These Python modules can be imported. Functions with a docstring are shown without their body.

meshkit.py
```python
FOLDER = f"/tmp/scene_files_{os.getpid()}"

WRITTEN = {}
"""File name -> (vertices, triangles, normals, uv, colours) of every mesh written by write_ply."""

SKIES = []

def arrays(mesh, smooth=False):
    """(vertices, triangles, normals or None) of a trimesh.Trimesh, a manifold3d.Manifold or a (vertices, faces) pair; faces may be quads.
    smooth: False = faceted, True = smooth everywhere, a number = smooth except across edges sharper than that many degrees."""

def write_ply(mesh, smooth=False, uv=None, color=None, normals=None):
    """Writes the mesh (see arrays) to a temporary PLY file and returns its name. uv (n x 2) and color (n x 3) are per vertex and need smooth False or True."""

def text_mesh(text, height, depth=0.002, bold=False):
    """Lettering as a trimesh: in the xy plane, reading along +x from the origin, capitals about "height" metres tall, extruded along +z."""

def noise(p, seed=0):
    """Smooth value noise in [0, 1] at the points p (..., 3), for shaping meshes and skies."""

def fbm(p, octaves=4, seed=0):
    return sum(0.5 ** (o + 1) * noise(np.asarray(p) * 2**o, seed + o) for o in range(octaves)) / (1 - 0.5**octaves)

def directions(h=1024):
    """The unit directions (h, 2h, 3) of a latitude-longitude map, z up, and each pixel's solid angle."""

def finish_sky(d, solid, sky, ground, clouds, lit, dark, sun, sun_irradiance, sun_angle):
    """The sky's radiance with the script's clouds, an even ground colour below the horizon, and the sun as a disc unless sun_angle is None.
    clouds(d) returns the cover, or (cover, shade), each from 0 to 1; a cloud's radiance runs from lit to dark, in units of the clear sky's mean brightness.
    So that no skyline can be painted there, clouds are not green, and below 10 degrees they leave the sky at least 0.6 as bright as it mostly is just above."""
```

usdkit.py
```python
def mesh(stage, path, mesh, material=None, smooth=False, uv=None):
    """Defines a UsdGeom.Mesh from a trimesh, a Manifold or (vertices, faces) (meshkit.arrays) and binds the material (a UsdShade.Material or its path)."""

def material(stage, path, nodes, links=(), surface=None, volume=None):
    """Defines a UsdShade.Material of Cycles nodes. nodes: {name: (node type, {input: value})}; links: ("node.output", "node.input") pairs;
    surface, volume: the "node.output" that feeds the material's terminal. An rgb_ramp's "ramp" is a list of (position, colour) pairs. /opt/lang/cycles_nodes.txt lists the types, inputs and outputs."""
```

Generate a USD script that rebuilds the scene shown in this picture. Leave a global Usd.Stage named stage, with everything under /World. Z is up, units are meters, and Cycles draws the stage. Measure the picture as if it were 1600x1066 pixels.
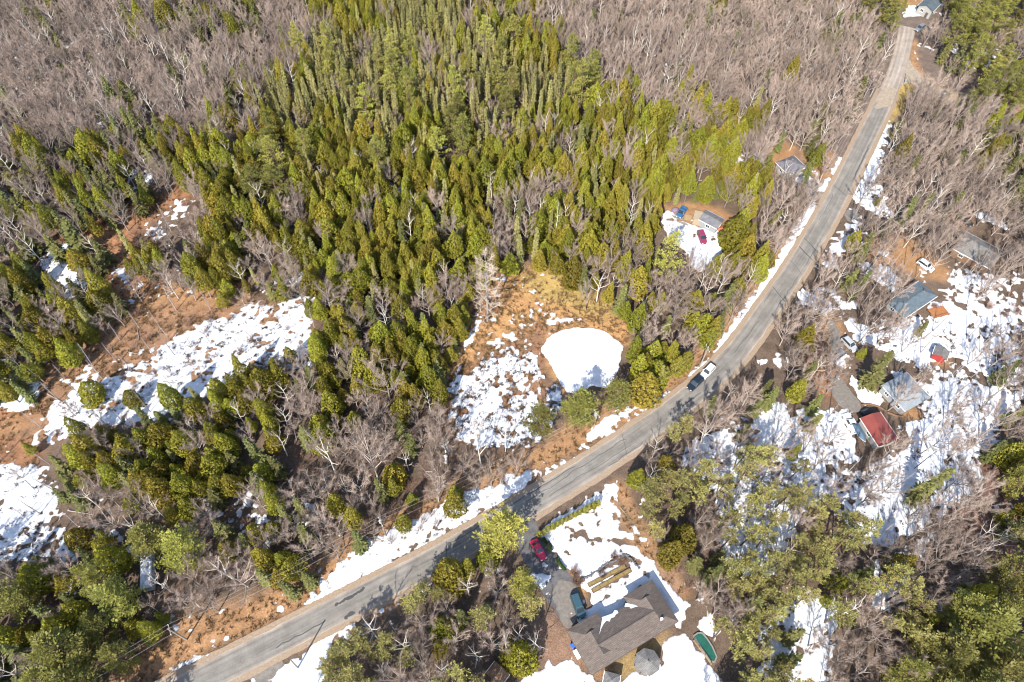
import math, random
import numpy as np, shapely, trimesh, manifold3d as m3, usdkit, meshkit
from scipy.ndimage import gaussian_filter, map_coordinates
from pxr import Usd, UsdGeom, UsdLux, UsdShade, Gf, Sdf, Vt

# ------------------------------------------------------------------ camera, sky, sun
H, FPX, PITCH, ROLL = 150.0, 1110.0, math.radians(56.4), math.radians(2.1)
EXPOSURE = 1.42
SUN_AZ, SUN_EL = math.radians(20.0), math.radians(42.0)      # azimuth of the shadows, clockwise from +Y
SKY, SUN = 0.15, 1.2
stage = Usd.Stage.CreateInMemory()
UsdGeom.SetStageUpAxis(stage, 'Z')
UsdGeom.Xform.Define(stage, '/World')
cp, sp = math.cos(PITCH), math.sin(PITCH)
FWD = np.array([0, cp, -sp]); R0 = np.array([1.0, 0, 0]); U0 = np.array([0, sp, cp])
RIGHT = math.cos(ROLL) * R0 + math.sin(ROLL) * U0
UP = -math.sin(ROLL) * R0 + math.cos(ROLL) * U0
EYE = np.array([0.0, 0.0, H])
cam = UsdGeom.Camera.Define(stage, '/World/camera')
cam.CreateHorizontalApertureAttr(36.0); cam.CreateVerticalApertureAttr(24.0)
cam.CreateFocalLengthAttr(36.0 * FPX / 1600)
cam.CreateClippingRangeAttr((1.0, 20000.0)); cam.CreateExposureAttr(EXPOSURE)
mt = np.eye(4); mt[0, :3] = RIGHT; mt[1, :3] = UP; mt[2, :3] = -FWD; mt[3, :3] = EYE
cam.AddTransformOp().Set(Gf.Matrix4d(*mt.ravel().tolist()))
to_sun = np.array([-math.sin(SUN_AZ) * math.cos(SUN_EL), -math.cos(SUN_AZ) * math.cos(SUN_EL), math.sin(SUN_EL)])
usdkit.material(stage, '/World/Looks/sky_light', {
    'sky': ('sky_texture', {'sky_type': 'single_scattering', 'sun_disc': False, 'sun_elevation': SUN_EL, 'sun_rotation': math.atan2(to_sun[0], to_sun[1])}),
    'bg': ('background_shader', {'strength': SKY})}, [('sky.color', 'bg.color')], surface='bg.background')
dome = UsdLux.DomeLight.Define(stage, '/World/sky')
UsdShade.MaterialBindingAPI.Apply(dome.GetPrim()).Bind(UsdShade.Material.Get(stage, '/World/Looks/sky_light'))
sun = UsdLux.DistantLight.Define(stage, '/World/sun')
sun.CreateIntensityAttr(SUN); sun.CreateAngleAttr(0.53); sun.CreateNormalizeAttr(True); sun.CreateColorAttr(Gf.Vec3f(1.0, 0.945, 0.85))
zx = np.cross([0, 0, 1.0], to_sun); zx /= np.linalg.norm(zx); zy = np.cross(to_sun, zx)
mm = np.eye(4); mm[0, :3] = zx; mm[1, :3] = zy; mm[2, :3] = to_sun
sun.AddTransformOp().Set(Gf.Matrix4d(*mm.ravel().tolist()))

# ------------------------------------------------------------------ helpers
rng = np.random.default_rng(7); random.seed(7)

def at(px, py, z=0.0):
    """the point at height z that the photograph shows at pixel (px, py) of 1600 x 1066"""
    px, py = np.asarray(px, float), np.asarray(py, float)
    d = FWD * FPX + (px - 800)[..., None] * RIGHT - (py - 533)[..., None] * UP
    t = (z - H) / d[..., 2]
    return EYE + d * t[..., None]

def proj(p):
    q = np.asarray(p, float) - EYE
    w = q @ FWD
    return np.stack([800 + FPX * (q @ RIGHT) / w, 533 - FPX * (q @ UP) / w], -1)

def height_of(base, top):
    b = at(*base); best = None
    zs = np.linspace(1, 40, 400)
    q = proj(np.stack([np.full_like(zs, b[0]), np.full_like(zs, b[1]), zs], -1))
    return float(zs[np.argmin(np.hypot(q[:, 0] - top[0], q[:, 1] - top[1]))])

def P(s):
    a = np.array([[float(v) for v in w.split(',')] for w in s.split()])
    return at(a[:, 0], a[:, 1])[:, :2]

_poly = {}
def inside(poly, x, y):
    """which of the points lie in the polygon"""
    k = id(poly)
    if k not in _poly or _poly[k][0] is not poly:
        g = shapely.make_valid(shapely.Polygon(poly)); shapely.prepare(g); _poly[k] = (poly, g)
    return shapely.contains_xy(_poly[k][1], x, y)

used = {}
def path_of(name, parent=None):
    base = parent if parent else '/World'
    k = (base, name); n = used.get(k, -1) + 1; used[k] = n
    return f'{base}/{name}' + (f'_{n:03d}' if n else '')

def tag(prim, label=None, cat=None, group=None, kind=None):
    for k, v in (('label', label), ('category', cat), ('group', group), ('kind', kind)):
        if v: prim.SetCustomDataByKey(k, v)
    return prim

def obj(name, mesh, mat, parent=None, smooth=False, uv=None):
    p = path_of(name, str(parent.GetPath()) if parent is not None else None)
    return usdkit.mesh(stage, p, mesh, LOOK[mat], smooth=smooth, uv=uv).GetPrim()

def thing(name, label, cat, loc=(0, 0, 0), rotz=0.0, group=None, scale=None):
    x = UsdGeom.Xform.Define(stage, path_of(name))
    x.AddTranslateOp().Set(Gf.Vec3d(*map(float, loc))); x.AddRotateZOp().Set(math.degrees(rotz))
    if scale is not None: x.AddScaleOp().Set(Gf.Vec3f(*map(float, scale)))
    return tag(x.GetPrim(), label, cat, group)

def cat_(*ms):
    ms = [m for m in ms if m is not None]
    out_v, out_f, n = [], [], 0
    for m in ms:
        v, f, _ = meshkit.arrays(m)
        out_v.append(v); out_f.append(f + n); n += len(v)
    return np.vstack(out_v), np.vstack(out_f)

def box(x0, x1, y0, y1, z0, z1, chamfer=0.0):
    if chamfer:
        b = m3.Manifold.hull_points(np.array([[x, y, z] for x in (x0, x1) for y in (y0, y1) for z in (z0, z1)], float)) if False else None
        c = chamfer
        pts = []
        for sx in (0, 1):
            for sy in (0, 1):
                for sz in (0, 1):
                    X, Y, Z = (x0, x1)[sx], (y0, y1)[sy], (z0, z1)[sz]
                    dx, dy, dz = (c, -c)[sx], (c, -c)[sy], (c, -c)[sz]
                    pts += [[X, Y + dy, Z + dz], [X + dx, Y, Z + dz], [X + dx, Y + dy, Z]]
        return m3.Manifold.hull_points(np.array(pts, float))
    v = np.array([[x, y, z] for x in (x0, x1) for y in (y0, y1) for z in (z0, z1)], float)
    f = np.array([[0, 1, 3, 2], [4, 6, 7, 5], [0, 4, 5, 1], [2, 3, 7, 6], [0, 2, 6, 4], [1, 5, 7, 3]])
    return v, np.vstack([f[:, [0, 1, 2]], f[:, [0, 2, 3]]])

def hull(pts):
    return m3.Manifold.hull_points(np.array(pts, float))

def tubes(A, B, ra, rb, sides=4):
    """many tapered tubes at once; rb near zero gives a cone"""
    A, B = np.asarray(A, float), np.asarray(B, float); n = len(A)
    ra, rb = np.broadcast_to(ra, n), np.broadcast_to(rb, n)
    t = B - A; t = t / (np.linalg.norm(t, axis=1, keepdims=True) + 1e-9)
    u = np.cross(t, np.where(np.abs(t[:, 2:]) < .9, [0, 0, 1.0], [1.0, 0, 0])); u /= np.linalg.norm(u, axis=1, keepdims=True)
    w = np.cross(t, u); ang = np.arange(sides) * 2 * np.pi / sides
    ring = np.cos(ang)[None, :, None] * u[:, None] + np.sin(ang)[None, :, None] * w[:, None]
    v = np.concatenate([A[:, None] + ra[:, None, None] * ring, B[:, None] + rb[:, None, None] * ring], 1).reshape(-1, 3)
    j = np.arange(sides); k = (j + 1) % sides
    q = np.stack([j, k, k + sides, j + sides], 1)
    q = (q[None] + (np.arange(n) * 2 * sides)[:, None, None]).reshape(-1, 4)
    return v, np.vstack([q[:, [0, 1, 2]], q[:, [0, 2, 3]]])

def spikes(A, B, ra, sides=3):
    """cones without a base: thin twigs"""
    A, B = np.asarray(A, float), np.asarray(B, float); n = len(A)
    t = B - A; t = t / (np.linalg.norm(t, axis=1, keepdims=True) + 1e-9)
    u = np.cross(t, np.where(np.abs(t[:, 2:]) < .9, [0, 0, 1.0], [1.0, 0, 0])); u /= np.linalg.norm(u, axis=1, keepdims=True)
    w = np.cross(t, u); ang = np.arange(sides) * 2 * np.pi / sides
    ring = np.cos(ang)[None, :, None] * u[:, None] + np.sin(ang)[None, :, None] * w[:, None]
    v = np.concatenate([A[:, None] + np.broadcast_to(ra, n)[:, None, None] * ring, B[:, None]], 1).reshape(-1, 3)
    j = np.arange(sides)
    f = np.stack([j, (j + 1) % sides, np.full(sides, sides)], 1)
    return v, (f[None] + (np.arange(n) * (sides + 1))[:, None, None]).reshape(-1, 3)

def kites(C, A, N, L, W, r):
    """leaf sprays: kite faces at C, long axis A, normal N"""
    n = len(C)
    A = A / (np.linalg.norm(A, axis=1, keepdims=True) + 1e-9)
    B = np.cross(N, A); B /= np.linalg.norm(B, axis=1, keepdims=True) + 1e-9
    Nn = np.cross(A, B)
    L = np.broadcast_to(L, n)[:, None]; W = np.broadcast_to(W, n)[:, None]
    sag = (r.uniform(-.12, .12, n)[:, None]) * L
    v = np.stack([C - A * L * .5, C + B * W * .5 + A * L * .08 + Nn * sag, C + A * L * .5, C - B * W * .5 + A * L * .08 + Nn * sag], 1).reshape(-1, 3)
    q = np.array([[0, 1, 2], [0, 2, 3]])
    return v, (q[None] + (np.arange(n) * 4)[:, None, None]).reshape(-1, 3)

# ------------------------------------------------------------------ materials
LOOK = {}
def plain(name, col, rough=.7, metal=0.0, vary=0.0, scale=1.5, bump=0.0, spec=.3):
    col = [c * .70 for c in col]
    n = {'p': ('principled_bsdf', {'roughness': rough, 'metallic': metal, 'specular_ior_level': spec})}; l = []
    if vary:
        a = [c * (1 - vary) for c in col]; b = [min(1, c * (1 + vary)) for c in col]
        n |= {'g': ('geometry', {}), 'n': ('noise_texture', {'scale': scale, 'detail': 5.0, 'roughness': .65}), 'r': ('rgb_ramp', {'ramp': [(.3, a), (.7, b)]})}
        l += [('g.position', 'n.vector'), ('n.fac', 'r.fac'), ('r.color', 'p.base_color')]
        if bump:
            n['b'] = ('bump', {'strength': bump, 'distance': .1}); l += [('n.fac', 'b.height'), ('b.normal', 'p.normal')]
    else:
        n['p'][1]['base_color'] = col
    LOOK[name] = usdkit.material(stage, f'/World/Looks/{name}', n, l, surface='p.BSDF')

def foliage(name, ramp, trans=.25, lo=.72, hi=1.25, hue=.02):
    n = {'g': ('geometry', {}), 'r': ('rgb_ramp', {'ramp': ramp}), 'o': ('object_info', {}),
         'v': ('map_range', {'from_min': 0.0, 'from_max': 1.0, 'to_min': lo, 'to_max': hi}),
         'm': ('math', {'math_type': 'multiply', 'value2': 7.31}), 'fr': ('math', {'math_type': 'fraction'}),
         'hu': ('map_range', {'from_min': 0.0, 'from_max': 1.0, 'to_min': .5 - hue, 'to_max': .5 + hue}),
         'h': ('hsv', {'saturation': 1.0, 'fac': 1.0}),
         'd': ('principled_bsdf', {'roughness': .55, 'specular_ior_level': .25}), 't': ('translucent_bsdf', {}), 'x': ('mix_closure', {'fac': trans})}
    l = [('g.random_per_island', 'r.fac'), ('r.color', 'h.color'), ('o.random', 'v.value'), ('v.result', 'h.value'), ('o.random', 'm.value1'), ('m.value', 'fr.value1'), ('fr.value', 'hu.value'), ('hu.result', 'h.hue'),
         ('h.color', 'd.base_color'), ('h.color', 't.color'), ('d.BSDF', 'x.closure1'), ('t.BSDF', 'x.closure2')]
    LOOK[name] = usdkit.material(stage, f'/World/Looks/{name}', n, l, surface='x.closure')

def bark(name, a, b, lo=.66, hi=1.36):
    n = {'g': ('geometry', {}), 'r': ('rgb_ramp', {'ramp': [(0, a), (1, b)]}), 'o': ('object_info', {}), 'v': ('map_range', {'to_min': lo, 'to_max': hi}),
         'h': ('hsv', {'hue': .5, 'saturation': 1.0, 'fac': 1.0}), 'p': ('principled_bsdf', {'roughness': .8, 'specular_ior_level': .2})}
    LOOK[name] = usdkit.material(stage, f'/World/Looks/{name}', n, [('g.random_per_island', 'r.fac'), ('r.color', 'h.color'), ('o.random', 'v.value'), ('v.result', 'h.value'), ('h.color', 'p.base_color')], surface='p.BSDF')

foliage('cedar_leaf', [(0, (0.197, 0.178, 0.023)), (.35, (0.410, 0.363, 0.043)), (.75, (0.594, 0.505, 0.063)), (1, (0.689, 0.511, 0.095))], .36, lo=.66, hi=1.28, hue=.024)
foliage('spruce_leaf', [(0, (0.222, 0.200, 0.074)), (.5, (0.369, 0.316, 0.116)), (1, (0.513, 0.423, 0.175))], .33, lo=.68, hi=1.22, hue=.012)
foliage('hemlock_leaf', [(0, (0.125, 0.125, 0.039)), (.5, (0.243, 0.215, 0.057)), (1, (0.370, 0.299, 0.083))], .33)
foliage('white_pine_leaf', [(0, (0.246, 0.235, 0.049)), (.5, (0.403, 0.355, 0.076)), (1, (0.546, 0.445, 0.117))], .35, hue=.01)
foliage('old_pine_leaf', [(0, (0.170, 0.161, 0.037)), (.5, (0.328, 0.276, 0.065)), (1, (0.498, 0.379, 0.101))], .35, hue=.012)
foliage('red_pine_leaf', [(0, (0.233, 0.208, 0.066)), (.5, (0.375, 0.328, 0.110)), (1, (0.518, 0.429, 0.167))], .35, hue=.01)
foliage('hedge_leaf', [(0, (0.220, 0.206, 0.016)), (.5, (0.358, 0.310, 0.025)), (1, (0.496, 0.399, 0.041))], lo=.9, hi=1.1, hue=.008)
foliage('dry_grass', [(0, (0.160, 0.096, 0.044)), (.5, (0.272, 0.168, 0.080)), (1, (0.400, 0.288, 0.152))], lo=.7, hi=1.25)
foliage('weed', [(0, (0.048, 0.032, 0.024)), (1, (0.160, 0.104, 0.064))], trans=.05)
bark('grey_bark', (0.210, 0.179, 0.159), (0.341, 0.302, 0.273))
bark('twig', (0.217, 0.164, 0.133), (0.390, 0.309, 0.259))
bark('brush_twig', (0.160, 0.098, 0.073), (0.292, 0.198, 0.146))
bark('birch_bark', (0.441, 0.416, 0.368), (0.592, 0.568, 0.517), .9, 1.1)
bark('pine_bark', (0.102, 0.066, 0.047), (0.172, 0.121, 0.086))
bark('larch_twig', (0.329, 0.259, 0.204), (0.470, 0.384, 0.321))
bark('snag_bark', (0.216, 0.194, 0.188), (0.333, 0.313, 0.304))

# ground: its own kinds of litter, grass and earth come in as a primvar
n = {'c': ('attribute', {'attribute': 'tint'}), 'g': ('geometry', {}),
     'n1': ('noise_texture', {'scale': .35, 'detail': 6.0, 'roughness': .7}), 'n2': ('noise_texture', {'scale': 3.0, 'detail': 6.0, 'roughness': .75}),
     'r1': ('map_range', {'from_min': .3, 'from_max': .7, 'to_min': .70, 'to_max': 1.30}), 'r2': ('map_range', {'from_min': .3, 'from_max': .7, 'to_min': .55, 'to_max': 1.45}),
     'mm': ('math', {'math_type': 'multiply'}), 'h': ('hsv', {'hue': .5, 'saturation': 1.0, 'fac': 1.0}), 'b': ('bump', {'strength': .8, 'distance': .25}),
     'p': ('principled_bsdf', {'roughness': .9, 'specular_ior_level': .1})}
LOOK['ground'] = usdkit.material(stage, '/World/Looks/ground', n, [('g.position', 'n1.vector'), ('g.position', 'n2.vector'), ('n1.fac', 'r1.value'), ('n2.fac', 'r2.value'), ('r1.result', 'mm.value1'), ('r2.result', 'mm.value2'),
    ('mm.value', 'h.value'), ('c.color', 'h.color'), ('h.color', 'p.base_color'), ('n2.fac', 'b.height'), ('b.normal', 'p.normal')], surface='p.BSDF')
n = {'g': ('geometry', {}), 'n1': ('noise_texture', {'scale': .5, 'detail': 5.0, 'roughness': .6}), 'n2': ('noise_texture', {'scale': 2.2, 'detail': 5.0, 'roughness': .7}),
     'r': ('rgb_ramp', {'ramp': [(.25, (.26, .265, .28)), (.42, (.40, .41, .43)), (.55, (.47, .48, .50)), (.75, (.53, .535, .55))]}), 'b': ('bump', {'strength': .5, 'distance': .25}), 'th': ('attribute', {'attribute': 'thin'}), 'n3': ('noise_texture', {'scale': 1.6, 'detail': 6.0, 'roughness': .7}),
     'ad': ('math', {'math_type': 'add'}), 'mr': ('map_range', {'from_min': .42, 'from_max': .86, 'to_min': 0.0, 'to_max': 1.0, 'clamp': True}), 'mx': ('mix_color', {'a': (.17, .135, .105)}),
     'p': ('principled_bsdf', {'roughness': .6, 'specular_ior_level': .2})}
LOOK['snow'] = usdkit.material(stage, '/World/Looks/snow', n, [('g.position', 'n1.vector'), ('g.position', 'n2.vector'), ('n1.fac', 'r.fac'), ('g.position', 'n3.vector'), ('th.fac', 'ad.value1'), ('n3.fac', 'ad.value2'), ('ad.value', 'mr.value'), ('mr.result', 'mx.fac'), ('r.color', 'mx.b'), ('mx.result', 'p.base_color'), ('n2.fac', 'b.height'), ('b.normal', 'p.normal')], surface='p.BSDF')
LOOK['roof_snow'] = usdkit.material(stage, '/World/Looks/roof_snow', {'p': ('principled_bsdf', {'base_color': (.47, .48, .50), 'roughness': .6})}, surface='p.BSDF')
# asphalt: uv.x runs across the road (0..1), uv.y along it in metres
n = {'t': ('attribute', {'attribute': 'st'}), 's': ('separate_xyz', {}), 'g': ('geometry', {}),
     'n1': ('noise_texture', {'scale': .25, 'detail': 6.0, 'roughness': .7}), 'n2': ('noise_texture', {'scale': 6.0, 'detail': 4.0, 'roughness': .7}),
     'st': ('mapping', {'scale': (9.0, .06, 1.0)}), 'n3': ('noise_texture', {'scale': 1.0, 'detail': 4.0, 'roughness': .6}),
     'w': ('rgb_ramp', {'ramp': [(0, (0.238, 0.188, 0.142)), (.07, (0.180, 0.151, 0.122)), (.16, (0.136, 0.122, 0.106)), (.27, (0.156, 0.138, 0.119)), (.42, (0.126, 0.114, 0.099)), (.5, (0.136, 0.123, 0.106)), (.58, (0.126, 0.114, 0.099)), (.74, (0.156, 0.138, 0.119)), (.86, (0.136, 0.122, 0.106)), (.94, (0.180, 0.151, 0.122)), (1, (0.238, 0.188, 0.142))]}),
     'r1': ('map_range', {'from_min': .3, 'from_max': .7, 'to_min': .72, 'to_max': 1.2}), 'r2': ('map_range', {'from_min': .3, 'from_max': .7, 'to_min': .82, 'to_max': 1.16}), 'r3': ('map_range', {'from_min': .3, 'from_max': .7, 'to_min': .80, 'to_max': 1.18}),
     'm1': ('math', {'math_type': 'multiply'}), 'm2': ('math', {'math_type': 'multiply'}), 'h': ('hsv', {'hue': .5, 'saturation': .8, 'fac': 1.0}), 'p': ('principled_bsdf', {'roughness': .85, 'specular_ior_level': .2})}
LOOK['asphalt'] = usdkit.material(stage, '/World/Looks/asphalt', n, [('t.vector', 's.vector'), ('s.x', 'w.fac'), ('g.position', 'n1.vector'), ('g.position', 'n2.vector'), ('t.vector', 'st.vector'), ('st.vector', 'n3.vector'),
    ('n1.fac', 'r1.value'), ('n2.fac', 'r2.value'), ('n3.fac', 'r3.value'), ('r1.result', 'm1.value1'), ('r2.result', 'm1.value2'), ('m1.value', 'm2.value1'), ('r3.result', 'm2.value2'), ('m2.value', 'h.value'), ('w.color', 'h.color'), ('h.color', 'p.base_color')], surface='p.BSDF')
n['w'] = ('rgb_ramp', {'ramp': [(0, (.16, .12, .09)), (.1, (.24, .19, .145)), (.25, (.19, .155, .125)), (.36, (.25, .205, .165)), (.5, (.21, .17, .135)), (.64, (.25, .205, .165)), (.75, (.18, .145, .115)), (.9, (.24, .19, .145)), (1, (.16, .12, .09))]})
LOOK['gravel_track'] = usdkit.material(stage, '/World/Looks/gravel_track', n, [('t.vector', 's.vector'), ('s.x', 'w.fac'), ('g.position', 'n1.vector'), ('g.position', 'n2.vector'), ('t.vector', 'st.vector'), ('st.vector', 'n3.vector'),
    ('n1.fac', 'r1.value'), ('n2.fac', 'r2.value'), ('n3.fac', 'r3.value'), ('r1.result', 'm1.value1'), ('r2.result', 'm1.value2'), ('m1.value', 'm2.value1'), ('r3.result', 'm2.value2'), ('m2.value', 'h.value'), ('w.color', 'h.color'), ('h.color', 'p.base_color')], surface='p.BSDF')
plain('gravel', (.27, .20, .14), .9, vary=.25, scale=2.5, bump=.5)
plain('sand_gravel', (.29, .235, .18), .9, vary=.25, scale=.9, bump=.15)
plain('old_tarmac', (.10, .096, .098), .85, vary=.3, scale=.8)
plain('grey_gravel', (.16, .142, .125), .9, vary=.25, scale=1.5, bump=.4)
plain('tar', (.05, .05, .052), .7, vary=.2)
plain('concrete', (.25, .245, .235), .8, vary=.1)
def shingle(name, col, rot, vary=.16):
    col = [c * .70 for c in col]
    a = [c * (1 - vary) for c in col]; b = [c * (1 + vary) for c in col]; d = [c * .62 for c in col]
    n = {'g': ('geometry', {}), 'mp': ('mapping', {'rotation': (0, 0, -rot)}), 'k': ('brick_texture', {'color1': a, 'color2': b, 'mortar': d, 'scale': 1.0, 'brick_width': .9, 'row_height': .28, 'mortar_size': .035, 'mortar_smooth': .4}),
         'n': ('noise_texture', {'scale': 1.1, 'detail': 6.0, 'roughness': .7}), 'r': ('map_range', {'from_min': .3, 'from_max': .7, 'to_min': .82, 'to_max': 1.16}), 'h': ('hsv', {'hue': .5, 'saturation': 1.0, 'fac': 1.0}), 'p': ('principled_bsdf', {'roughness': .85, 'specular_ior_level': .2})}
    LOOK[name] = usdkit.material(stage, f'/World/Looks/{name}', n, [('g.position', 'mp.vector'), ('mp.vector', 'k.vector'), ('g.position', 'n.vector'), ('n.fac', 'r.value'), ('r.result', 'h.value'), ('k.color', 'h.color'), ('h.color', 'p.base_color')], surface='p.BSDF')
plain('tan_siding', (.32, .26, .18), .8, vary=.08); plain('white_siding', (.30, .295, .285), .7, vary=.05); plain('grey_siding', (.26, .27, .28), .7, vary=.06)
plain('brown_wood', (.17, .10, .06), .8, vary=.25, scale=3); plain('new_wood', (.26, .17, .09), .8, vary=.2, scale=3); plain('orange_wood', (.32, .13, .05), .75, vary=.2, scale=2)
plain('grey_wood', (.20, .185, .165), .85, vary=.2, scale=3); plain('red_paint', (.30, .035, .03), .6, vary=.15); plain('dark_trim', (.09, .075, .065), .6); plain('white_trim', (.78, .77, .75), .5)
plain('glass', (.03, .04, .05), .08, spec=.6); plain('car_glass', (.025, .035, .045), .06, spec=.6)
plain('rubber', (.025, .025, .027), .8); plain('rim', (.55, .55, .57), .35, .8); plain('lamp_clear', (.8, .8, .78), .2); plain('lamp_red', (.4, .02, .02), .25)
for nm, c in (('car_red', (.42, .015, .05)), ('car_white', (.78, .78, .78)), ('car_navy', (.010, .017, .028)), ('car_teal', (.03, .07, .09)), ('car_maroon', (.22, .03, .07)), ('car_grey', (.16, .165, .18)), ('car_black', (.02, .02, .022)), ('car_blue', (.03, .10, .22)), ('car_silver', (.36, .37, .39))):
    plain(nm, c, .3, spec=.5)
plain('pole_wood', (.30, .27, .23), .85, vary=.12, scale=2); plain('metal_grey', (.52, .53, .54), .45, .6); plain('wire', (.10, .10, .10), .6); plain('wire_light', (.45, .45, .44), .5)
plain('tarp_green', (.012, .085, .06), .5, vary=.35, scale=.8); plain('tarp_blue', (.08, .13, .18), .5, vary=.2); plain('tarp_dark', (.035, .04, .045), .6, vary=.2)
plain('stone', (.2, .19, .185), .85, vary=.25, scale=2); plain('dark_stone', (.13, .125, .13), .9, vary=.3, scale=2); plain('straw', (.20, .145, .055), .9, vary=.3, scale=3)
plain('trailer_white', (.36, .37, .39), .5, vary=.08, scale=.8); plain('plastic_blue', (.04, .12, .45), .4); plain('plastic_white', (.8, .8, .8), .4); plain('metal_roof_red', (.20, .048, .038), .5, vary=.15, scale=.6)
plain('cut_wood', (.32, .23, .13), .85, vary=.2, scale=4); plain('junk_orange', (.28, .10, .04), .7, vary=.3); plain('junk_purple', (.15, .11, .16), .7, vary=.3)
plain('leaf_litter', (.34, .19, .10), .9, vary=.3, scale=2.5)
plain('metal_pale', (.34, .37, .39), .5, vary=.12, scale=.7)

# ------------------------------------------------------------------ the road's line
RU = P("150,1124 280,1058 395,999 510,940 610,894 700,846 752,817 802,783 902,723 992,666 1055,625 1116,570 1149,531 1203,462 1236,414 1286,318 1314,270 1345,213 1370,162 1389,119 1401,76 1410,46 1416,22")
RL = P("200,1144 300,1092 380,1052 484,999 572,951 660,905 745,858 838,801 911,758 1018,687 1073,640 1142,587 1174,550 1198,507 1234,452 1271,397 1313,331 1341,270 1371,200 1398,144 1414,105 1422,76 1424,50 1425,24")
def resample(p, n):
    d = np.r_[0, np.cumsum(np.hypot(*np.diff(p, axis=0).T))]
    t = np.linspace(0, d[-1], n)
    return np.stack([np.interp(t, d, p[:, 0]), np.interp(t, d, p[:, 1])], 1)
def smooth_line(p, s):
    q = np.vstack([np.repeat(p[:1], 40, 0), p, np.repeat(p[-1:], 40, 0)])
    k = np.exp(-.5 * (np.arange(-40, 41) / s) ** 2); k /= k.sum()
    return np.stack([np.convolve(q[:, i], k, 'same')[40:-40] for i in (0, 1)], 1)
NR = 260
cen = smooth_line((resample(RU, NR) + resample(RL, NR)) / 2, 6)
cen = np.vstack([cen[6:-6]]); NR = len(cen)
tan = np.gradient(cen, axis=0); tan /= np.linalg.norm(tan, axis=1, keepdims=True)
nor = np.stack([-tan[:, 1], tan[:, 0]], 1)            # to the left, seen going up the road
run = np.r_[0, np.cumsum(np.hypot(*np.diff(cen, axis=0).T))]
HALF = 2.75
from scipy.spatial import cKDTree
road_tree = cKDTree(cen)
def road_distance(x, y):
    return road_tree.query(np.stack([np.ravel(x), np.ravel(y)], 1))[0].reshape(np.shape(x))

# ------------------------------------------------------------------ ground
GX0, GX1, GY0, GY1 = -300, 320, -60, 400
gx = np.arange(GX0, GX1 + 1.0); gy = np.arange(GY0, GY1 + 1.0)
XX, YY = np.meshgrid(gx, gy, indexing='ij')
def pts3(x, y, s, z=0.0): return np.stack([np.asarray(x) * s, np.asarray(y) * s, np.full(np.shape(x), z)], -1)
rd = road_distance(XX, YY)
sm = lambda a, b, x: np.clip((x - a) / (b - a), 0, 1) ** 2 * (3 - 2 * np.clip((x - a) / (b - a), 0, 1))
Zg = (meshkit.fbm(pts3(XX, YY, .035), 4, 3) - .5) * 2.2 * sm(7, 22, rd) + (meshkit.fbm(pts3(XX, YY, .22), 3, 5) - .5) * .5 * sm(4, 8, rd)
Zg -= .28 * np.exp(-((rd - 5.2) / 1.3) ** 2)          # shallow ditch
FLAT = []
def flat_spot(c, r):
    d = np.hypot(XX - c[0], YY - c[1]); w = 1 - sm(r, r + 10, d)
    Zg[:] = Zg * (1 - w)
for c, r in (((975, 960), 30), ((1375, 650), 14), ((1410, 610), 14), ((1430, 465), 14), ((1525, 395), 14), ((1220, 260), 14), ((1095, 350), 16), ((910, 550), 16), ((1445, 20), 12), ((229, 890), 8), ((770, 1050), 8), ((1330, 570), 12)):
    flat_spot(at(*c), r)

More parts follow.
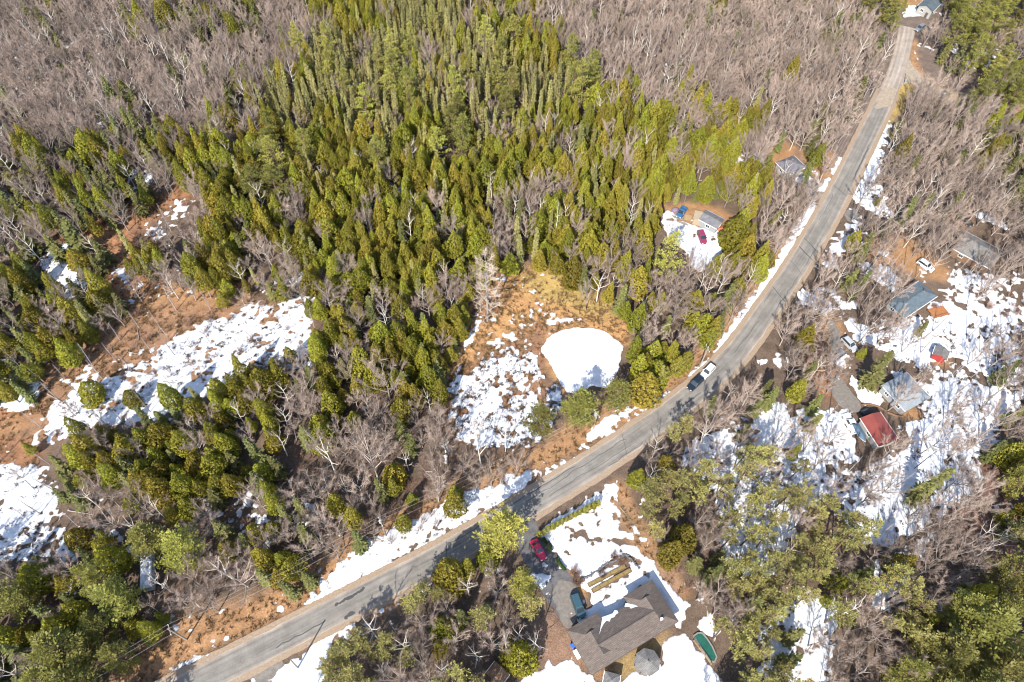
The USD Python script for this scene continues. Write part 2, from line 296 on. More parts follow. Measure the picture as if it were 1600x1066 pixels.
def gz(x, y):
    """height of the ground sheet itself, triangle by triangle"""
    x, y = np.asarray(x, float), np.asarray(y, float)
    i = np.clip(np.floor(x - GX0).astype(int), 0, len(gx) - 2); j = np.clip(np.floor(y - GY0).astype(int), 0, len(gy) - 2)
    u, v = np.clip(x - GX0 - i, 0, 1), np.clip(y - GY0 - j, 0, 1)
    a, b, c, d = Zg[i, j], Zg[i + 1, j], Zg[i + 1, j + 1], Zg[i, j + 1]
    return np.where(u >= v, a + (b - a) * u + (c - b) * v, a + (c - d) * u + (d - a) * v)

TINT = np.tile(np.array([.19, .135, .10]), (len(gx), len(gy), 1))
TINT *= (1 + .25 * (meshkit.fbm(pts3(XX, YY, .06), 3, 11) - .5))[..., None] 
OL, RB, SG, YG = (.47, .265, .135), (.40, .205, .11), (.60, .335, .145), (.52, .365, .13)
AREAS = [
 ((.20, .15, .12), "-60,-60 330,-60 400,130 280,250 -60,240", 4), ((.23, .175, .145), "830,-40 1660,-40 1660,340 1260,320 1130,230 920,120", 4),
 (OL, "160,1086 230,1066 400,985 500,930 590,865 690,800 710,765 620,800 540,850 470,900 380,945 300,955 240,985", 1.5),
 (OL, "700,810 760,775 830,740 900,712 1000,650 1060,600 1145,525 1195,450 1232,385 1275,318 1250,318 1200,395 1150,475 1100,535 1030,585 960,620 900,655 850,690 780,720 700,755", 1.2),
 (SG, "735,470 790,425 850,420 960,480 990,512 975,545 905,510 850,545 790,560 740,590 690,640 690,560", 1.5), (YG, "810,425 870,425 960,475 960,500 900,485 830,460", 1.5), (OL, "740,440 790,425 780,480 740,520", 1.2), (SG, "843,560 836,545 850,535 870,575 885,608 878,612", .6),
 ((.36, .20, .12), "700,600 760,540 860,500 850,640 790,690 700,680", 2),
 (OL, "-20,660 60,610 150,560 250,500 300,465 380,455 400,470 330,490 250,540 160,600 60,655 -20,710", 1.5), ((.44, .225, .12), "85,365 200,320 300,285 300,312 230,350 200,400 195,475 120,405", 1.5), ((.44, .225, .12), "145,425 235,395 265,460 205,520 150,520", 1.5), (OL, "190,470 330,430 380,450 300,480 220,520", 1.5), (RB, "-20,690 70,680 60,725 -20,745", 1.2), (RB, "-20,600 80,600 100,640 -20,660", 2),
 ((.42, .24, .14), "60,470 300,480 480,470 480,560 300,610 60,690", 2),
 (OL, "948,758 975,756 1000,810 1032,860 1080,935 1058,945 1005,872 972,830", .8), ((.40, .26, .16), "960,770 985,800 1010,840 995,845 965,810", .6),
 ((.48, .29, .22), "1525,165 1610,160 1610,240 1570,235", 2), ((.5, .36, .24), "1420,105 1445,118 1500,150 1510,175 1490,172 1440,135 1415,125", 1.2), (OL, "1424,60 1432,62 1434,95 1445,118 1430,112 1423,95", .8), (YG, "1400,133 1430,128 1425,150 1395,190 1380,215 1378,195", 1.0),
 (OL, "1362,372 1400,368 1450,385 1482,425 1480,442 1420,427 1360,410", 1.0), (OL, "1275,478 1300,485 1322,520 1318,548 1300,545 1285,510", .8), (RB, "1255,540 1300,550 1310,600 1290,640 1260,600", 2), (OL, "1345,595 1365,600 1368,615 1348,612", .6), (OL, "1372,610 1395,625 1405,650 1440,655 1432,640 1400,635 1385,615", .8), (OL, "1400,540 1445,540 1445,555 1410,552", 1.2), (OL, "1460,555 1485,560 1480,575 1455,565", 1),
 (OL, "1030,322 1062,316 1110,318 1155,345 1150,368 1100,362 1040,340", 1.0), (OL, "1250,236 1300,238 1303,262 1300,285 1270,285 1255,262", 1.0), (OL, "1135,236 1250,222 1240,270 1150,270", 1.5),
 ((.27, .155, .12), "1495,720 1610,690 1610,905 1560,905 1500,810", 3), ((.40, .235, .13), "880,985 925,1055 955,1060 960,1040 930,1000", .8), ((.45, .31, .14), "960,1040 1000,1010 1035,985 1050,975 1040,1000 1000,1050 985,1066", .8), (SG, "895,920 925,905 915,925 905,950 890,930", .8),
 (OL, "860,905 900,890 905,905 890,915", .6), ((.36, .22, .15), "820,980 860,960 890,1000 930,1060 880,1060 850,1030", 1.2),
 (OL, "400,1046 500,1000 640,940 640,930 560,965 470,1010 395,1056", .8), (OL, "475,1050 500,1040 520,1066 470,1070", .8),
 (RB, "1480,330 1500,320 1520,345 1500,355", 1.2), ((.42, .26, .17), "1000,860 1040,880 1070,930 1050,930", .6), (OL, "1405,-20 1450,-20 1450,5 1405,15", 1.2),
]
edge_noise = (meshkit.fbm(pts3(XX, YY, .35), 3, 17) - .5) * 1.2
for col, s, blur in AREAS:
    m = gaussian_filter(inside(P(s), XX, YY).astype(float), blur)
    m = np.clip(m * 1.15 + edge_noise * (m * (1 - m) * 4), 0, 1)[..., None]
    TINT = TINT * (1 - m) + np.array(col) * m
TINT = .45 * TINT * (1 + .3 * (meshkit.fbm(pts3(XX, YY, .8), 2, 23) - .5))[..., None]

def far(a, b, sgn):
    out, step, x = [], 4.0, a
    while abs(x - a) < b: x += sgn * step; out.append(x); step *= 1.6
    return out
ex = np.r_[far(GX0, 5000, -1)[::-1], gx, far(GX1, 5000, 1)]; ey = np.r_[far(GY0, 5000, -1)[::-1], gy, far(GY1, 9000, 1)]
cx = np.clip(np.searchsorted(gx, ex), 0, len(gx) - 1); cy = np.clip(np.searchsorted(gy, ey), 0, len(gy) - 1)
EX, EY = np.meshgrid(ex, ey, indexing='ij')
inner = (np.abs(EX - (GX0 + GX1) / 2) <= (GX1 - GX0) / 2) & (np.abs(EY - (GY0 + GY1) / 2) <= (GY1 - GY0) / 2)
EZ = Zg[np.ix_(cx, cy)]; nx_, ny_ = EX.shape
ii, jj = np.meshgrid(np.arange(nx_ - 1), np.arange(ny_ - 1), indexing='ij')
q = np.stack([ii * ny_ + jj, (ii + 1) * ny_ + jj, (ii + 1) * ny_ + jj + 1, ii * ny_ + jj + 1], -1).reshape(-1, 4)
gm = usdkit.mesh(stage, path_of('ground'), (np.stack([EX, EY, EZ], -1).reshape(-1, 3), q), LOOK['ground'], smooth=True)
UsdGeom.PrimvarsAPI(gm).CreatePrimvar('tint', Sdf.ValueTypeNames.Color3fArray, 'vertex').Set(Vt.Vec3fArray.FromNumpy(np.clip(TINT[np.ix_(cx, cy)], .01, .9).reshape(-1, 3).astype(np.float32)))
tag(gm.GetPrim(), 'brown leaf litter and dry grass of the forest floor and the yards', 'ground', kind='structure')

# sheets cut out of the ground: everything where f > 0
def cut_sheet(x, y, f, zf):
    """x, y: 1-D node positions; f: field; zf(x, y, f) heights. Triangles where f > 0, clipped at f = 0"""
    nx, ny = f.shape
    i, j = np.nonzero((np.maximum.reduce([f[:-1, :-1], f[1:, :-1], f[1:, 1:], f[:-1, 1:]]) > 0))
    idx = np.stack([i * ny + j, (i + 1) * ny + j, (i + 1) * ny + j + 1, i * ny + j + 1], 1)
    tri = np.vstack([idx[:, [0, 1, 2]], idx[:, [0, 2, 3]]])
    F = f.ravel(); X = np.repeat(x, ny); Y = np.tile(y, nx)
    pos = F[tri] > 0; k = pos.sum(1)
    full = tri[k == 3]
    nodes, inv = np.unique(full, return_inverse=True)
    V = [np.stack([X[nodes], Y[nodes], F[nodes]], 1)]; Fc = [inv.reshape(-1, 3)]; n = len(nodes)
    def lerp(a, b):
        fa, fb = F[a], F[b]; t = (fa / (fa - fb))
        return np.stack([X[a] + (X[b] - X[a]) * t, Y[a] + (Y[b] - Y[a]) * t, np.zeros_like(t)], 1)
    pt = lambda a: np.stack([X[a], Y[a], F[a]], 1)
    for want in (1, 2):
        T = tri[k == want]; pp = pos[k == want]
        odd = np.argmax(pp if want == 1 else ~pp, axis=1); r = np.arange(len(T))
        a, b, c = T[r, odd], T[r, (odd + 1) % 3], T[r, (odd + 2) % 3]
        ab, ac = lerp(a, b), lerp(a, c)
        if want == 1:
            v = np.stack([pt(a), ab, ac], 1).reshape(-1, 3); fc = np.arange(len(v)).reshape(-1, 3)
        else:
            v = np.stack([ab, pt(b), pt(c), ac], 1).reshape(-1, 3); m = np.arange(len(T)) * 4
            fc = np.vstack([np.stack([m, m + 1, m + 2], 1), np.stack([m, m + 2, m + 3], 1)])
        V.append(v); Fc.append(fc + n); n += len(v)
    V = np.vstack(V); Fc = np.vstack(Fc); cut_sheet.F = V[:, 2]
    return np.stack([V[:, 0], V[:, 1], zf(V[:, 0], V[:, 1], V[:, 2])], 1), Fc

def sheet(name, s, mat, dz, label, cat='ground', rough_edge=.5, kind='structure', res=.5):
    poly = P(s) if isinstance(s, str) else s
    x = np.arange(math.floor(poly[:, 0].min()) - 2, math.ceil(poly[:, 0].max()) + 2 + res, res); y = np.arange(math.floor(poly[:, 1].min()) - 2, math.ceil(poly[:, 1].max()) + 2 + res, res)
    A, B = np.meshgrid(x, y, indexing='ij')
    f = gaussian_filter(inside(poly, A, B).astype(float), 1.0) - .5 + (meshkit.fbm(pts3(A, B, 1.1), 3, 31) - .5) * rough_edge
    m = cut_sheet(x, y, f, lambda X, Y, F: gz(X, Y) + dz)
    return tag(obj(name, m, mat), label, cat, kind=kind)

# road: gravel shoulders below, asphalt above, sandy gravel where the tarmac ends
def ribbon(k0, k1, offs, dz):
    o = np.asarray(offs); c = cen[k0:k1, None] + nor[k0:k1, None] * o[None, :, None] * 1.0
    n_, w_ = c.shape[:2]
    edge = (np.abs(o) == np.abs(o).max())[None] * ((meshkit.fbm(pts3(c[..., 0], c[..., 1], .7), 3, 41) - .5) * .5)
    c = c + nor[k0:k1, None] * (np.sign(o)[None] * edge)[..., None]
    z = gz(c[..., 0], c[..., 1]) * 0 + dz
    v = np.concatenate([c, z[..., None]], -1).reshape(-1, 3)
    i, j = np.meshgrid(np.arange(n_ - 1), np.arange(w_ - 1), indexing='ij')
    qd = np.stack([i * w_ + j, i * w_ + j + 1, (i + 1) * w_ + j + 1, (i + 1) * w_ + j], -1).reshape(-1, 4)[:, ::-1]
    uv = np.stack([np.broadcast_to((o / o.max() + 1) / 2, (n_, w_)), np.broadcast_to(run[k0:k1, None], (n_, w_))], -1).reshape(-1, 2)
    return (v, qd), uv
KA = int(np.argmin(np.hypot(*(cen - at(1381, 158)[:2]).T)))
m, uv = ribbon(0, KA + 6, np.linspace(-HALF - 1.15, HALF + 1.15, 5), .015); tag(obj('road_shoulder', m, 'gravel', uv=uv), 'sandy gravel shoulders along the asphalt road', 'road', kind='structure')
m, uv = ribbon(0, KA, np.linspace(-HALF, HALF, 9), .035); tag(obj('road', m, 'asphalt', uv=uv), 'worn grey asphalt country road curving uphill', 'road', kind='structure')
m, uv = ribbon(KA - 1, NR, np.linspace(-HALF - .1, HALF + .1, 7), .025); tag(obj('gravel_road', m, 'gravel_track', uv=uv), 'pale sandy gravel road beyond the end of the asphalt', 'road', kind='structure')
sheet('side_road', "1392,128 1404,100 1416,86 1424,98 1440,118 1470,140 1505,170 1496,178 1450,146 1420,128 1400,140", 'sand_gravel', .02, 'sandy side track forking off the gravel road', 'road')
sheet('house_driveway', "798,838 835,805 842,832 870,868 900,910 908,935 906,962 886,985 876,970 850,930 826,892 812,860", 'old_tarmac', .02, 'dark patched tarmac driveway of the brown roofed house', 'driveway', .25)
sheet('driveway_apron', "872,905 898,912 908,935 906,962 886,985 876,970 862,930", 'grey_gravel', .028, 'pale gravel parking apron at the garage end of the driveway', 'driveway', .6)
sheet('lower_driveway', "380,1056 440,1026 446,1066 430,1100 385,1100 402,1066", 'grey_gravel', .02, 'shaded gravel driveway leaving the road beside the snowy verge', 'driveway')
sheet('gravel_driveway', "1290,500 1304,497 1316,530 1318,556 1300,560 1296,530", 'grey_gravel', .02, 'grey gravel driveway in the orange litter by the parked cars', 'driveway')
sheet('garage_driveway', "1296,590 1316,592 1330,612 1347,634 1342,645 1325,645 1310,632 1298,615", 'grey_gravel', .02, 'brown gravel driveway in front of the red roofed garage', 'driveway', .3)
sheet('yard_driveway', "1318,335 1332,322 1345,338 1328,348", 'grey_gravel', .02, 'short gravel entrance between two snowbanks by the road', 'driveway')
sheet('cottage_driveway', "1262,282 1290,296 1283,314 1262,308 1240,298 1248,288", 'grey_gravel', .02, 'dark gravel driveway of the grey roofed cottage by the road', 'driveway')
sheet('garden_path', "1003,872 1014,876 1052,938 1068,975 1060,985 1040,945 1010,900", 'concrete', .02, 'pale concrete path running beside the gable of the brown roofed house', 'path', .15)
sheet('gravel_spill', "1366,172 1390,166 1402,136 1380,138", 'sand_gravel', .05, 'sand and gravel spilling over the end of the asphalt', 'gravel', 1.6)
# tar patches on the asphalt
def patch(s, label):
    c = P(s); tag(obj('tar_patch', ribbon_patch(c), 'tar'), label, 'tar patch', kind='structure')
def ribbon_patch(c):
    x = np.arange(c[:, 0].min() - 1, c[:, 0].max() + 1, .15); y = np.arange(c[:, 1].min() - 1, c[:, 1].max() + 1, .15); A, B = np.meshgrid(x, y, indexing='ij')
    f = gaussian_filter(inside(c, A, B).astype(float), 1.5) - .5 + (meshkit.fbm(pts3(A, B, 2.2), 3, 51) - .5) * 1.1
    return cut_sheet(x, y, f, lambda X, Y, F: np.full_like(X, .039))
patch("520,946 545,932 572,916 572,921 548,936 523,949", 'ragged black tar seam on the asphalt by the snowy bank')
patch("534,966 552,954 556,958 540,968", 'short black tar seam on the lower half of the asphalt')

gq = np.random.default_rng(77)
for k in range(26):
    i = int(gq.uniform(10, KA - 30)); o0 = gq.uniform(-2.2, 2.2); along = k % 3 != 0; pts_, ln = [], (int(gq.uniform(5, 16)) if along else 2)
    for j in range(ln + 1):
        c = cen[i + j] + nor[i + j] * (o0 + gq.normal(0, .12)) if along else cen[i + j] + nor[i + j] * (-2.3 + 4.6 * j / ln + gq.normal(0, .2))
        pts_.append([c[0], c[1], .041])
    pts_ = np.array(pts_); sd = np.gradient(pts_, axis=0); sd = np.stack([-sd[:, 1], sd[:, 0], 0 * sd[:, 0]], 1); sd /= np.linalg.norm(sd, axis=1, keepdims=True); w_ = gq.uniform(.04, .09)
    vv = np.concatenate([pts_ + sd * w_, pts_ - sd * w_]); n_ = len(pts_); j = np.arange(n_ - 1)
    tag(obj('crack_seal', (vv, np.stack([j + n_, j + n_ + 1, j + 1, j], 1)), 'tar'), 'thin dark sealed crack in the asphalt', 'crack seal', kind='structure')
# ------------------------------------------------------------------ snow
SNOW = [
 (1.15, "845,546 856,528 872,518 902,511 930,514 950,520 976,541 971,556 966,578 950,607 925,603 905,613 887,615 874,598 866,580", 'pond'),
 (.76, "700,600 735,570 790,558 838,552 862,590 884,620 872,650 850,680 800,700 735,700 700,660", ''), (.34, "705,590 735,560 760,500 850,480 905,500 880,515 850,545 800,560 740,580", ''), (.55, "735,490 750,480 745,540 715,560 715,520", ''),
 (.84, "45,700 95,625 180,580 250,538 330,495 390,474 492,462 492,575 400,590 300,635 200,668 150,675", ''), (.5, "80,600 140,560 230,545 220,590 130,610", ''),
 (.90, "-30,735 62,722 105,780 95,860 20,880 -30,870", ''), (.75, "-30,800 60,790 130,830 135,875 60,890 -30,880", ''), (.6, "130,822 200,840 195,870 150,865", ''),
 (.85, "60,395 112,378 140,420 140,440 118,455 70,450", ''), (.75, "65,450 110,445 140,475 80,480", ''), (.7, "195,262 240,268 235,294 198,294", ''), (.55, "165,420 200,415 200,450 165,450", ''), (.5, "222,352 292,305 292,340 240,380", ''), (.8, "430,432 484,424 478,445 430,447", ''), (.65, "598,282 655,286 642,335 608,336", ''), (.6, "-20,585 65,590 65,635 20,650 -20,640", ''), (.45, "-20,500 30,510 30,560 -20,580", ''),
 (.55, "300,760 360,745 445,830 440,870 380,850 320,800", ''), (.6, "160,865 215,850 215,875 170,895", ''), (.6, "90,900 130,900 125,940 95,930", ''), (.5, "130,950 170,955 150,975 130,972", ''), (.3, "440,770 500,780 520,830 460,830", ''), (.35, "640,690 700,670 700,720 660,720", ''),
 (.88, "210,1076 250,1056 310,1026 380,992 395,986 480,942 497,930 520,885 545,870 585,835 640,815 700,775 760,760 830,736 838,745 800,776 752,808 700,838 612,886 512,934 398,990 290,1046 240,1076", ''), (.95, "424,948 440,940 450,955 436,962", ''),
 (.62, "830,738 905,700 960,640 1000,625 1060,600 1078,600 1050,622 990,662 900,718 838,762", ''), (.95, "930,660 960,645 975,655 945,680 925,690 910,690", ''), (.98, "1060,602 1100,565 1135,520 1175,460 1215,400 1245,350 1268,312 1282,312 1262,352 1232,408 1198,458 1144,526 1108,566 1070,604", ''),
 (.95, "1275,300 1290,275 1312,245 1318,250 1300,290 1288,300", ''), (.6, "1245,255 1275,250 1280,285 1250,300", ''),
 (.85, "1330,300 1345,262 1368,215 1385,175 1392,180 1385,220 1375,265 1382,300 1400,340 1390,352 1360,330 1340,320", ''), (.85, "1290,395 1322,345 1342,335 1340,360 1325,395 1300,420 1285,410", ''), (.7, "1385,330 1440,350 1420,370 1390,355", ''),
 (.9, "1328,402 1370,412 1400,425 1410,445 1380,445 1345,425", ''), (.72, "1240,450 1330,450 1345,480 1300,490 1250,480", ''), (.9, "1470,445 1490,448 1495,475 1480,480", ''), (.9, "1180,560 1230,552 1235,570 1190,575", ''),
 (.86, "1320,500 1400,500 1440,495 1480,480 1560,500 1590,540 1600,620 1560,690 1530,720 1540,760 1500,790 1440,830 1390,860 1340,850 1300,800 1290,760 1380,720 1425,690 1430,660 1440,640 1400,590 1370,560 1330,530", ''), (1.0, "1325,590 1345,595 1372,612 1395,632 1365,636 1345,630", ''), (1.0, "1450,470 1490,470 1530,500 1500,530 1455,510", ''), (1.0, "1410,660 1450,650 1500,690 1460,740 1425,700", ''), (1.0, "1296,660 1318,655 1330,680 1345,720 1325,730 1300,690", ''), (.9, "1300,545 1315,540 1330,560 1320,575 1300,570", ''),
 (.86, "1070,700 1200,630 1330,640 1330,770 1260,800 1210,900 1150,890 1120,800", ''), (.85, "1120,850 1150,800 1190,790 1200,850 1180,900 1140,880", ''), (.85, "1190,960 1260,920 1310,940 1300,1050 1240,1080 1190,1060", ''), (.7, "1355,880 1410,850 1460,830 1450,880 1400,950 1360,960 1350,910", ''),
 (.75, "1440,930 1475,930 1480,960 1440,960", ''), (.6, "1480,420 1610,430 1610,520 1520,510 1480,470", ''), (1.0, "1520,332 1535,330 1578,352 1575,360 1530,345", ''), (.9, "1365,385 1400,395 1405,412 1380,408", ''),
 (1.05, "1032,345 1060,345 1130,365 1132,390 1115,420 1085,425 1070,395 1040,365", ''), (.8, "1030,328 1055,332 1060,345 1035,342", ''), (.7, "1130,242 1190,238 1190,255 1140,262", ''), (.5, "1130,225 1160,215 1170,235 1140,240", ''),
 (.97, "840,836 850,820 905,792 970,745 962,766 978,812 1000,828 1010,850 990,848 960,850 945,860 930,855 900,870 880,885 868,868", ''), (.75, "960,800 985,812 1000,830 990,842 965,835", ''), (.95, "866,868 905,850 960,848 995,852 1010,880 985,870 955,880 920,905 905,905 895,890 884,892", ''), (.9, "905,905 955,880 995,870 1006,890 1000,905 985,905 960,930 925,950 918,935 912,915", ''), (1.05, "900,985 905,962 935,943 985,908 1003,888 1016,904 992,930 975,952 935,980 910,996", ''), (1.0, "1003,870 1015,872 1050,920 1076,950 1066,975 1075,1010 1060,1000 1050,960 1020,920", ''),
 (.95, "805,1080 825,1050 850,1040 890,1030 925,1055 935,1080", ''), (1.0, "968,1070 985,1050 1010,1055 1030,1035 1040,995 1066,985 1080,1000 1100,1030 1140,1080 1100,1090 970,1090", ''), (.8, "1080,960 1100,955 1125,985 1125,1005 1105,995 1085,985", ''),
 (1.0, "428,1060 440,1040 470,1022 488,1005 525,985 520,1010 512,1040 505,1072 440,1080 425,1075", ''), (.9, "520,985 560,958 620,935 622,950 580,965 545,990 525,1000", ''), (.85, "650,905 690,895 685,915 640,925", ''), (.8, "820,900 850,880 862,920 850,935", ''), (.9, "375,1070 390,1060 405,1066 400,1080 370,1080", ''),
 (1.1, "1408,14 1425,8 1445,18 1440,26 1412,28", ''), (.5, "1480,75 1570,50 1590,90 1560,110 1500,100", ''), (.5, "1510,190 1590,215 1575,245 1520,215", ''), (.3, "20,40 180,30 180,200 20,190", ''), (.35, "1240,70 1300,80 1295,110 1250,105", ''), (.9, "1120,205 1090,212 1070,218 1092,224 1115,218", ''),
]
SX0, SX1, SY0, SY1, SR = -215, 235, 5, 290, 1 / 3
sx = np.arange(SX0, SX1 + SR / 2, SR); sy = np.arange(SY0, SY1 + SR / 2, SR)
SXX, SYY = np.meshgrid(sx, sy, indexing='ij')
cov = np.zeros(SXX.shape)
for c, s, _ in SNOW:
    p = P(s); b = (p.min(0) - 4, p.max(0) + 4)
    i0, i1 = np.searchsorted(sx, [b[0][0], b[1][0]]); j0, j1 = np.searchsorted(sy, [b[0][1], b[1][1]])
    if i1 <= i0 or j1 <= j0: continue
    m = gaussian_filter(inside(p, SXX[i0:i1, j0:j1], SYY[i0:i1, j0:j1]).astype(float), 3.0 if c < .95 else .7 if _ else 1.6) * c
    cov[i0:i1, j0:j1] = np.maximum(cov[i0:i1, j0:j1], m)
MELT = [(.36, "866,868 890,850 930,838 970,838 1000,850 1000,857 960,849 925,851 895,861 880,876"), (.40, "880,892 912,898 925,893 955,874 985,864 990,872 960,882 925,903 900,915 884,905"), (.45, "960,800 985,800 1005,840 985,848 965,830"), (.5, "912,925 930,912 985,882 990,890 940,925 915,940"), (.35, "1340,640 1375,630 1440,640 1440,655 1400,650 1350,650"), (.5, "1320,530 1420,560 1460,590 1440,600 1400,580 1330,545"), (.35, "1440,560 1500,560 1560,600 1500,600"), (.3, "1030,350 1060,345 1120,370 1115,380 1070,375"), (.35, "820,600 850,560 870,590 850,640")]
for c, s in MELT: cov -= c * gaussian_filter(inside(P(s), SXX, SYY).astype(float), 1.5)
sn = (meshkit.fbm(pts3(SXX, SYY, .16), 3, 61) - .5) * .9 + (meshkit.fbm(pts3(SXX, SYY, .85), 3, 67) - .5) * 1.5
SF = cov - .5 + sn * np.where(cov > 1.1, .22, np.where(cov > .97, .45, 1.0))
rds = road_distance(SXX, SYY)
SF = np.where(rds < HALF + 1.0, -1, np.minimum(SF, (rds - HALF - 1.0) * 1.2 + sn * .5))
m = cut_sheet(sx, sy, SF, lambda X, Y, F: gz(X, Y) + .045 + np.minimum(np.maximum(F, 0) * .45, .17) * 1.0)
sp_ = obj('snow', m, 'snow', smooth=True); UsdGeom.PrimvarsAPI(sp_).CreatePrimvar('thin', Sdf.ValueTypeNames.FloatArray, 'vertex').Set(Vt.FloatArray.FromNumpy(np.clip(cut_sheet.F * 2.6, 0, 1).astype(np.float32)))
tag(sp_, 'melting patches of old snow on the yards, verges and clearings', 'snow', kind='stuff')
def snow_at(x, y):
    c = np.stack([(np.asarray(x) - SX0) / SR, (np.asarray(y) - SY0) / SR])
    return map_coordinates(SF, c, order=1, mode='constant', cval=-1.0)
def cover_at(x, y):
    c = np.stack([(np.asarray(x) - SX0) / SR, (np.asarray(y) - SY0) / SR])
    return map_coordinates(cov, c, order=1, mode='constant', cval=0.0)

# ------------------------------------------------------------------ trees: each kind a few class prims with trunk and crown, 1 unit = 1 metre, then copies
CLS = UsdGeom.Scope.Define(stage, '/World/Looks').GetPrim()
PROTO = {}
def proto(kind, parts, rough_height):
    i = len(PROTO.setdefault(kind, []))
    path = f'/World/kind_{kind}_{i}'
    x = UsdGeom.Xform.Define(stage, path); x.GetPrim().SetSpecifier(Sdf.SpecifierClass)
    for nm, mesh, mat, smooth in parts:
        usdkit.mesh(stage, f'{path}/{nm}', mesh, LOOK[mat], smooth=smooth)
    PROTO[kind].append((path, rough_height))

def unit(v): return v / (np.linalg.norm(v, axis=-1, keepdims=True) + 1e-9)
def trunk_mesh(r, h, rad, bend=.25, lean=0.0, sides=6, segs=6):
    t = np.linspace(0, 1, segs + 1); a = r.uniform(0, 6.28); b = bend * np.sin(t * r.uniform(2, 4)) * t
    p = np.stack([np.cos(a) * b + lean * t, np.sin(a) * b, t * h], 1); p[0, 2] = -.4
    rr = rad * (1 - t) ** .8 + .015
    return tubes(p[:-1], p[1:], rr[:-1], rr[1:], sides), p

def cedar(r, h=13.0, R=2.3, n=1700, mat='cedar_leaf', kind='cedar', ex=.84, lo=.12, size=.62):
    lob = [(r.uniform(0, 6.28), r.uniform(.15, .85), r.uniform(.5, 1.2), r.uniform(.18, .42)) for _ in range(9)]
    t = np.clip(r.beta(1.15, 1.7, n) * 1.02, 0.02, 1); az = r.uniform(0, 6.28, n)
    prof = np.minimum(1, (t + .04) / .22) ** .7 * (1 - t) ** ex * (.85 + .6 * ex)
    lump = np.ones(n)
    for a, tt, w, g in lob:
        lump += 1.2 * g * np.exp(-((np.angle(np.exp(1j * (az - a))) / w) ** 2) - ((t - tt) / .16) ** 2)
    lump *= .82 + .30 * meshkit.noise(np.stack([np.cos(az) * 2.2 + 9, np.sin(az) * 2.2, t * 9], 1), r.integers(999))
    rr = R * prof * lump * np.where(r.uniform(0, 1, n) < .85, r.uniform(.88, 1.08, n), r.uniform(.4, .9, n))
    z = h * (lo + (1 - lo) * t) + r.normal(0, .12, n)
    C = np.stack([np.cos(az) * rr, np.sin(az) * rr, z], 1)
    out = np.stack([np.cos(az), np.sin(az), np.full(n, .8)], 1)
    A = unit(np.stack([np.cos(az) * .25, np.sin(az) * .25, np.full(n, .8)], 1) + r.normal(0, .38, (n, 3)))
    N = unit(unit(out) + r.normal(0, .36, (n, 3)))
    L = size * r.uniform(.7, 1.35, n) * (1 - .35 * t)
    k = kites(C, A, N, L, L * .72, r)
    tr, _ = trunk_mesh(r, h * .96, .16, .15)
    proto(kind, [('trunk', tr, 'grey_bark', True), ('crown', k, mat, False)], h)

def spruce(r, h=13.0, R=1.55, whorls=30, kind='spruce', mat='spruce_leaf', droop=.28, per=7, low=.06, size=.62):
    C, A, N, L = [], [], [], []
    for w in range(whorls):
        t = (w + r.uniform(-.3, .3)) / whorls; t = min(max(t, 0), .985)
        z = h * (low + (1 - low) * t); rad = R * ((1 - t) ** .78) * min(1, (t + .12) / .25) * r.uniform(.75, 1.15)
        m = max(4, int(per * (1 - .35 * t)))
        for b in range(m):
            a = r.uniform(0, 6.28); rl = rad * r.uniform(.7, 1.15)
            d = np.array([math.cos(a), math.sin(a), -droop * (1 - t) + .12 * t]); s = np.array([-math.sin(a), math.cos(a), 0])
            nk = max(1, int(rl / .42))
            for k in range(nk):
                f = (k + .7) / nk
                p = np.array([0, 0, z]) + d * rl * f; p[2] -= .10 * rl * f * f
                for sgn in ((-1, 1) if k < nk - 1 or nk == 1 else (0,)):
                    C.append(p + s * sgn * .16 + r.normal(0, .05, 3)); A.append(d + s * sgn * .75 + r.normal(0, .2, 3)); N.append(np.array([d[0] * .7, d[1] * .7, 1]) + r.normal(0, .27, 3)); L.append(size * r.uniform(.75, 1.25))
    for _ in range(8):
        C.append([0, 0, h * r.uniform(.95, 1.01)] + r.normal(0, .05, 3)); A.append([0, 0, 1] + r.normal(0, .25, 3)); N.append(r.normal(0, 1, 3)); L.append(.5)
    L = np.array(L); k = kites(np.array(C), np.array(A), np.array(N), L, L * .6, r)
    tr, _ = trunk_mesh(r, h * .97, .13, .08)
    proto(kind, [('trunk', tr, 'pine_bark', True), ('crown', k, mat, False)], h)

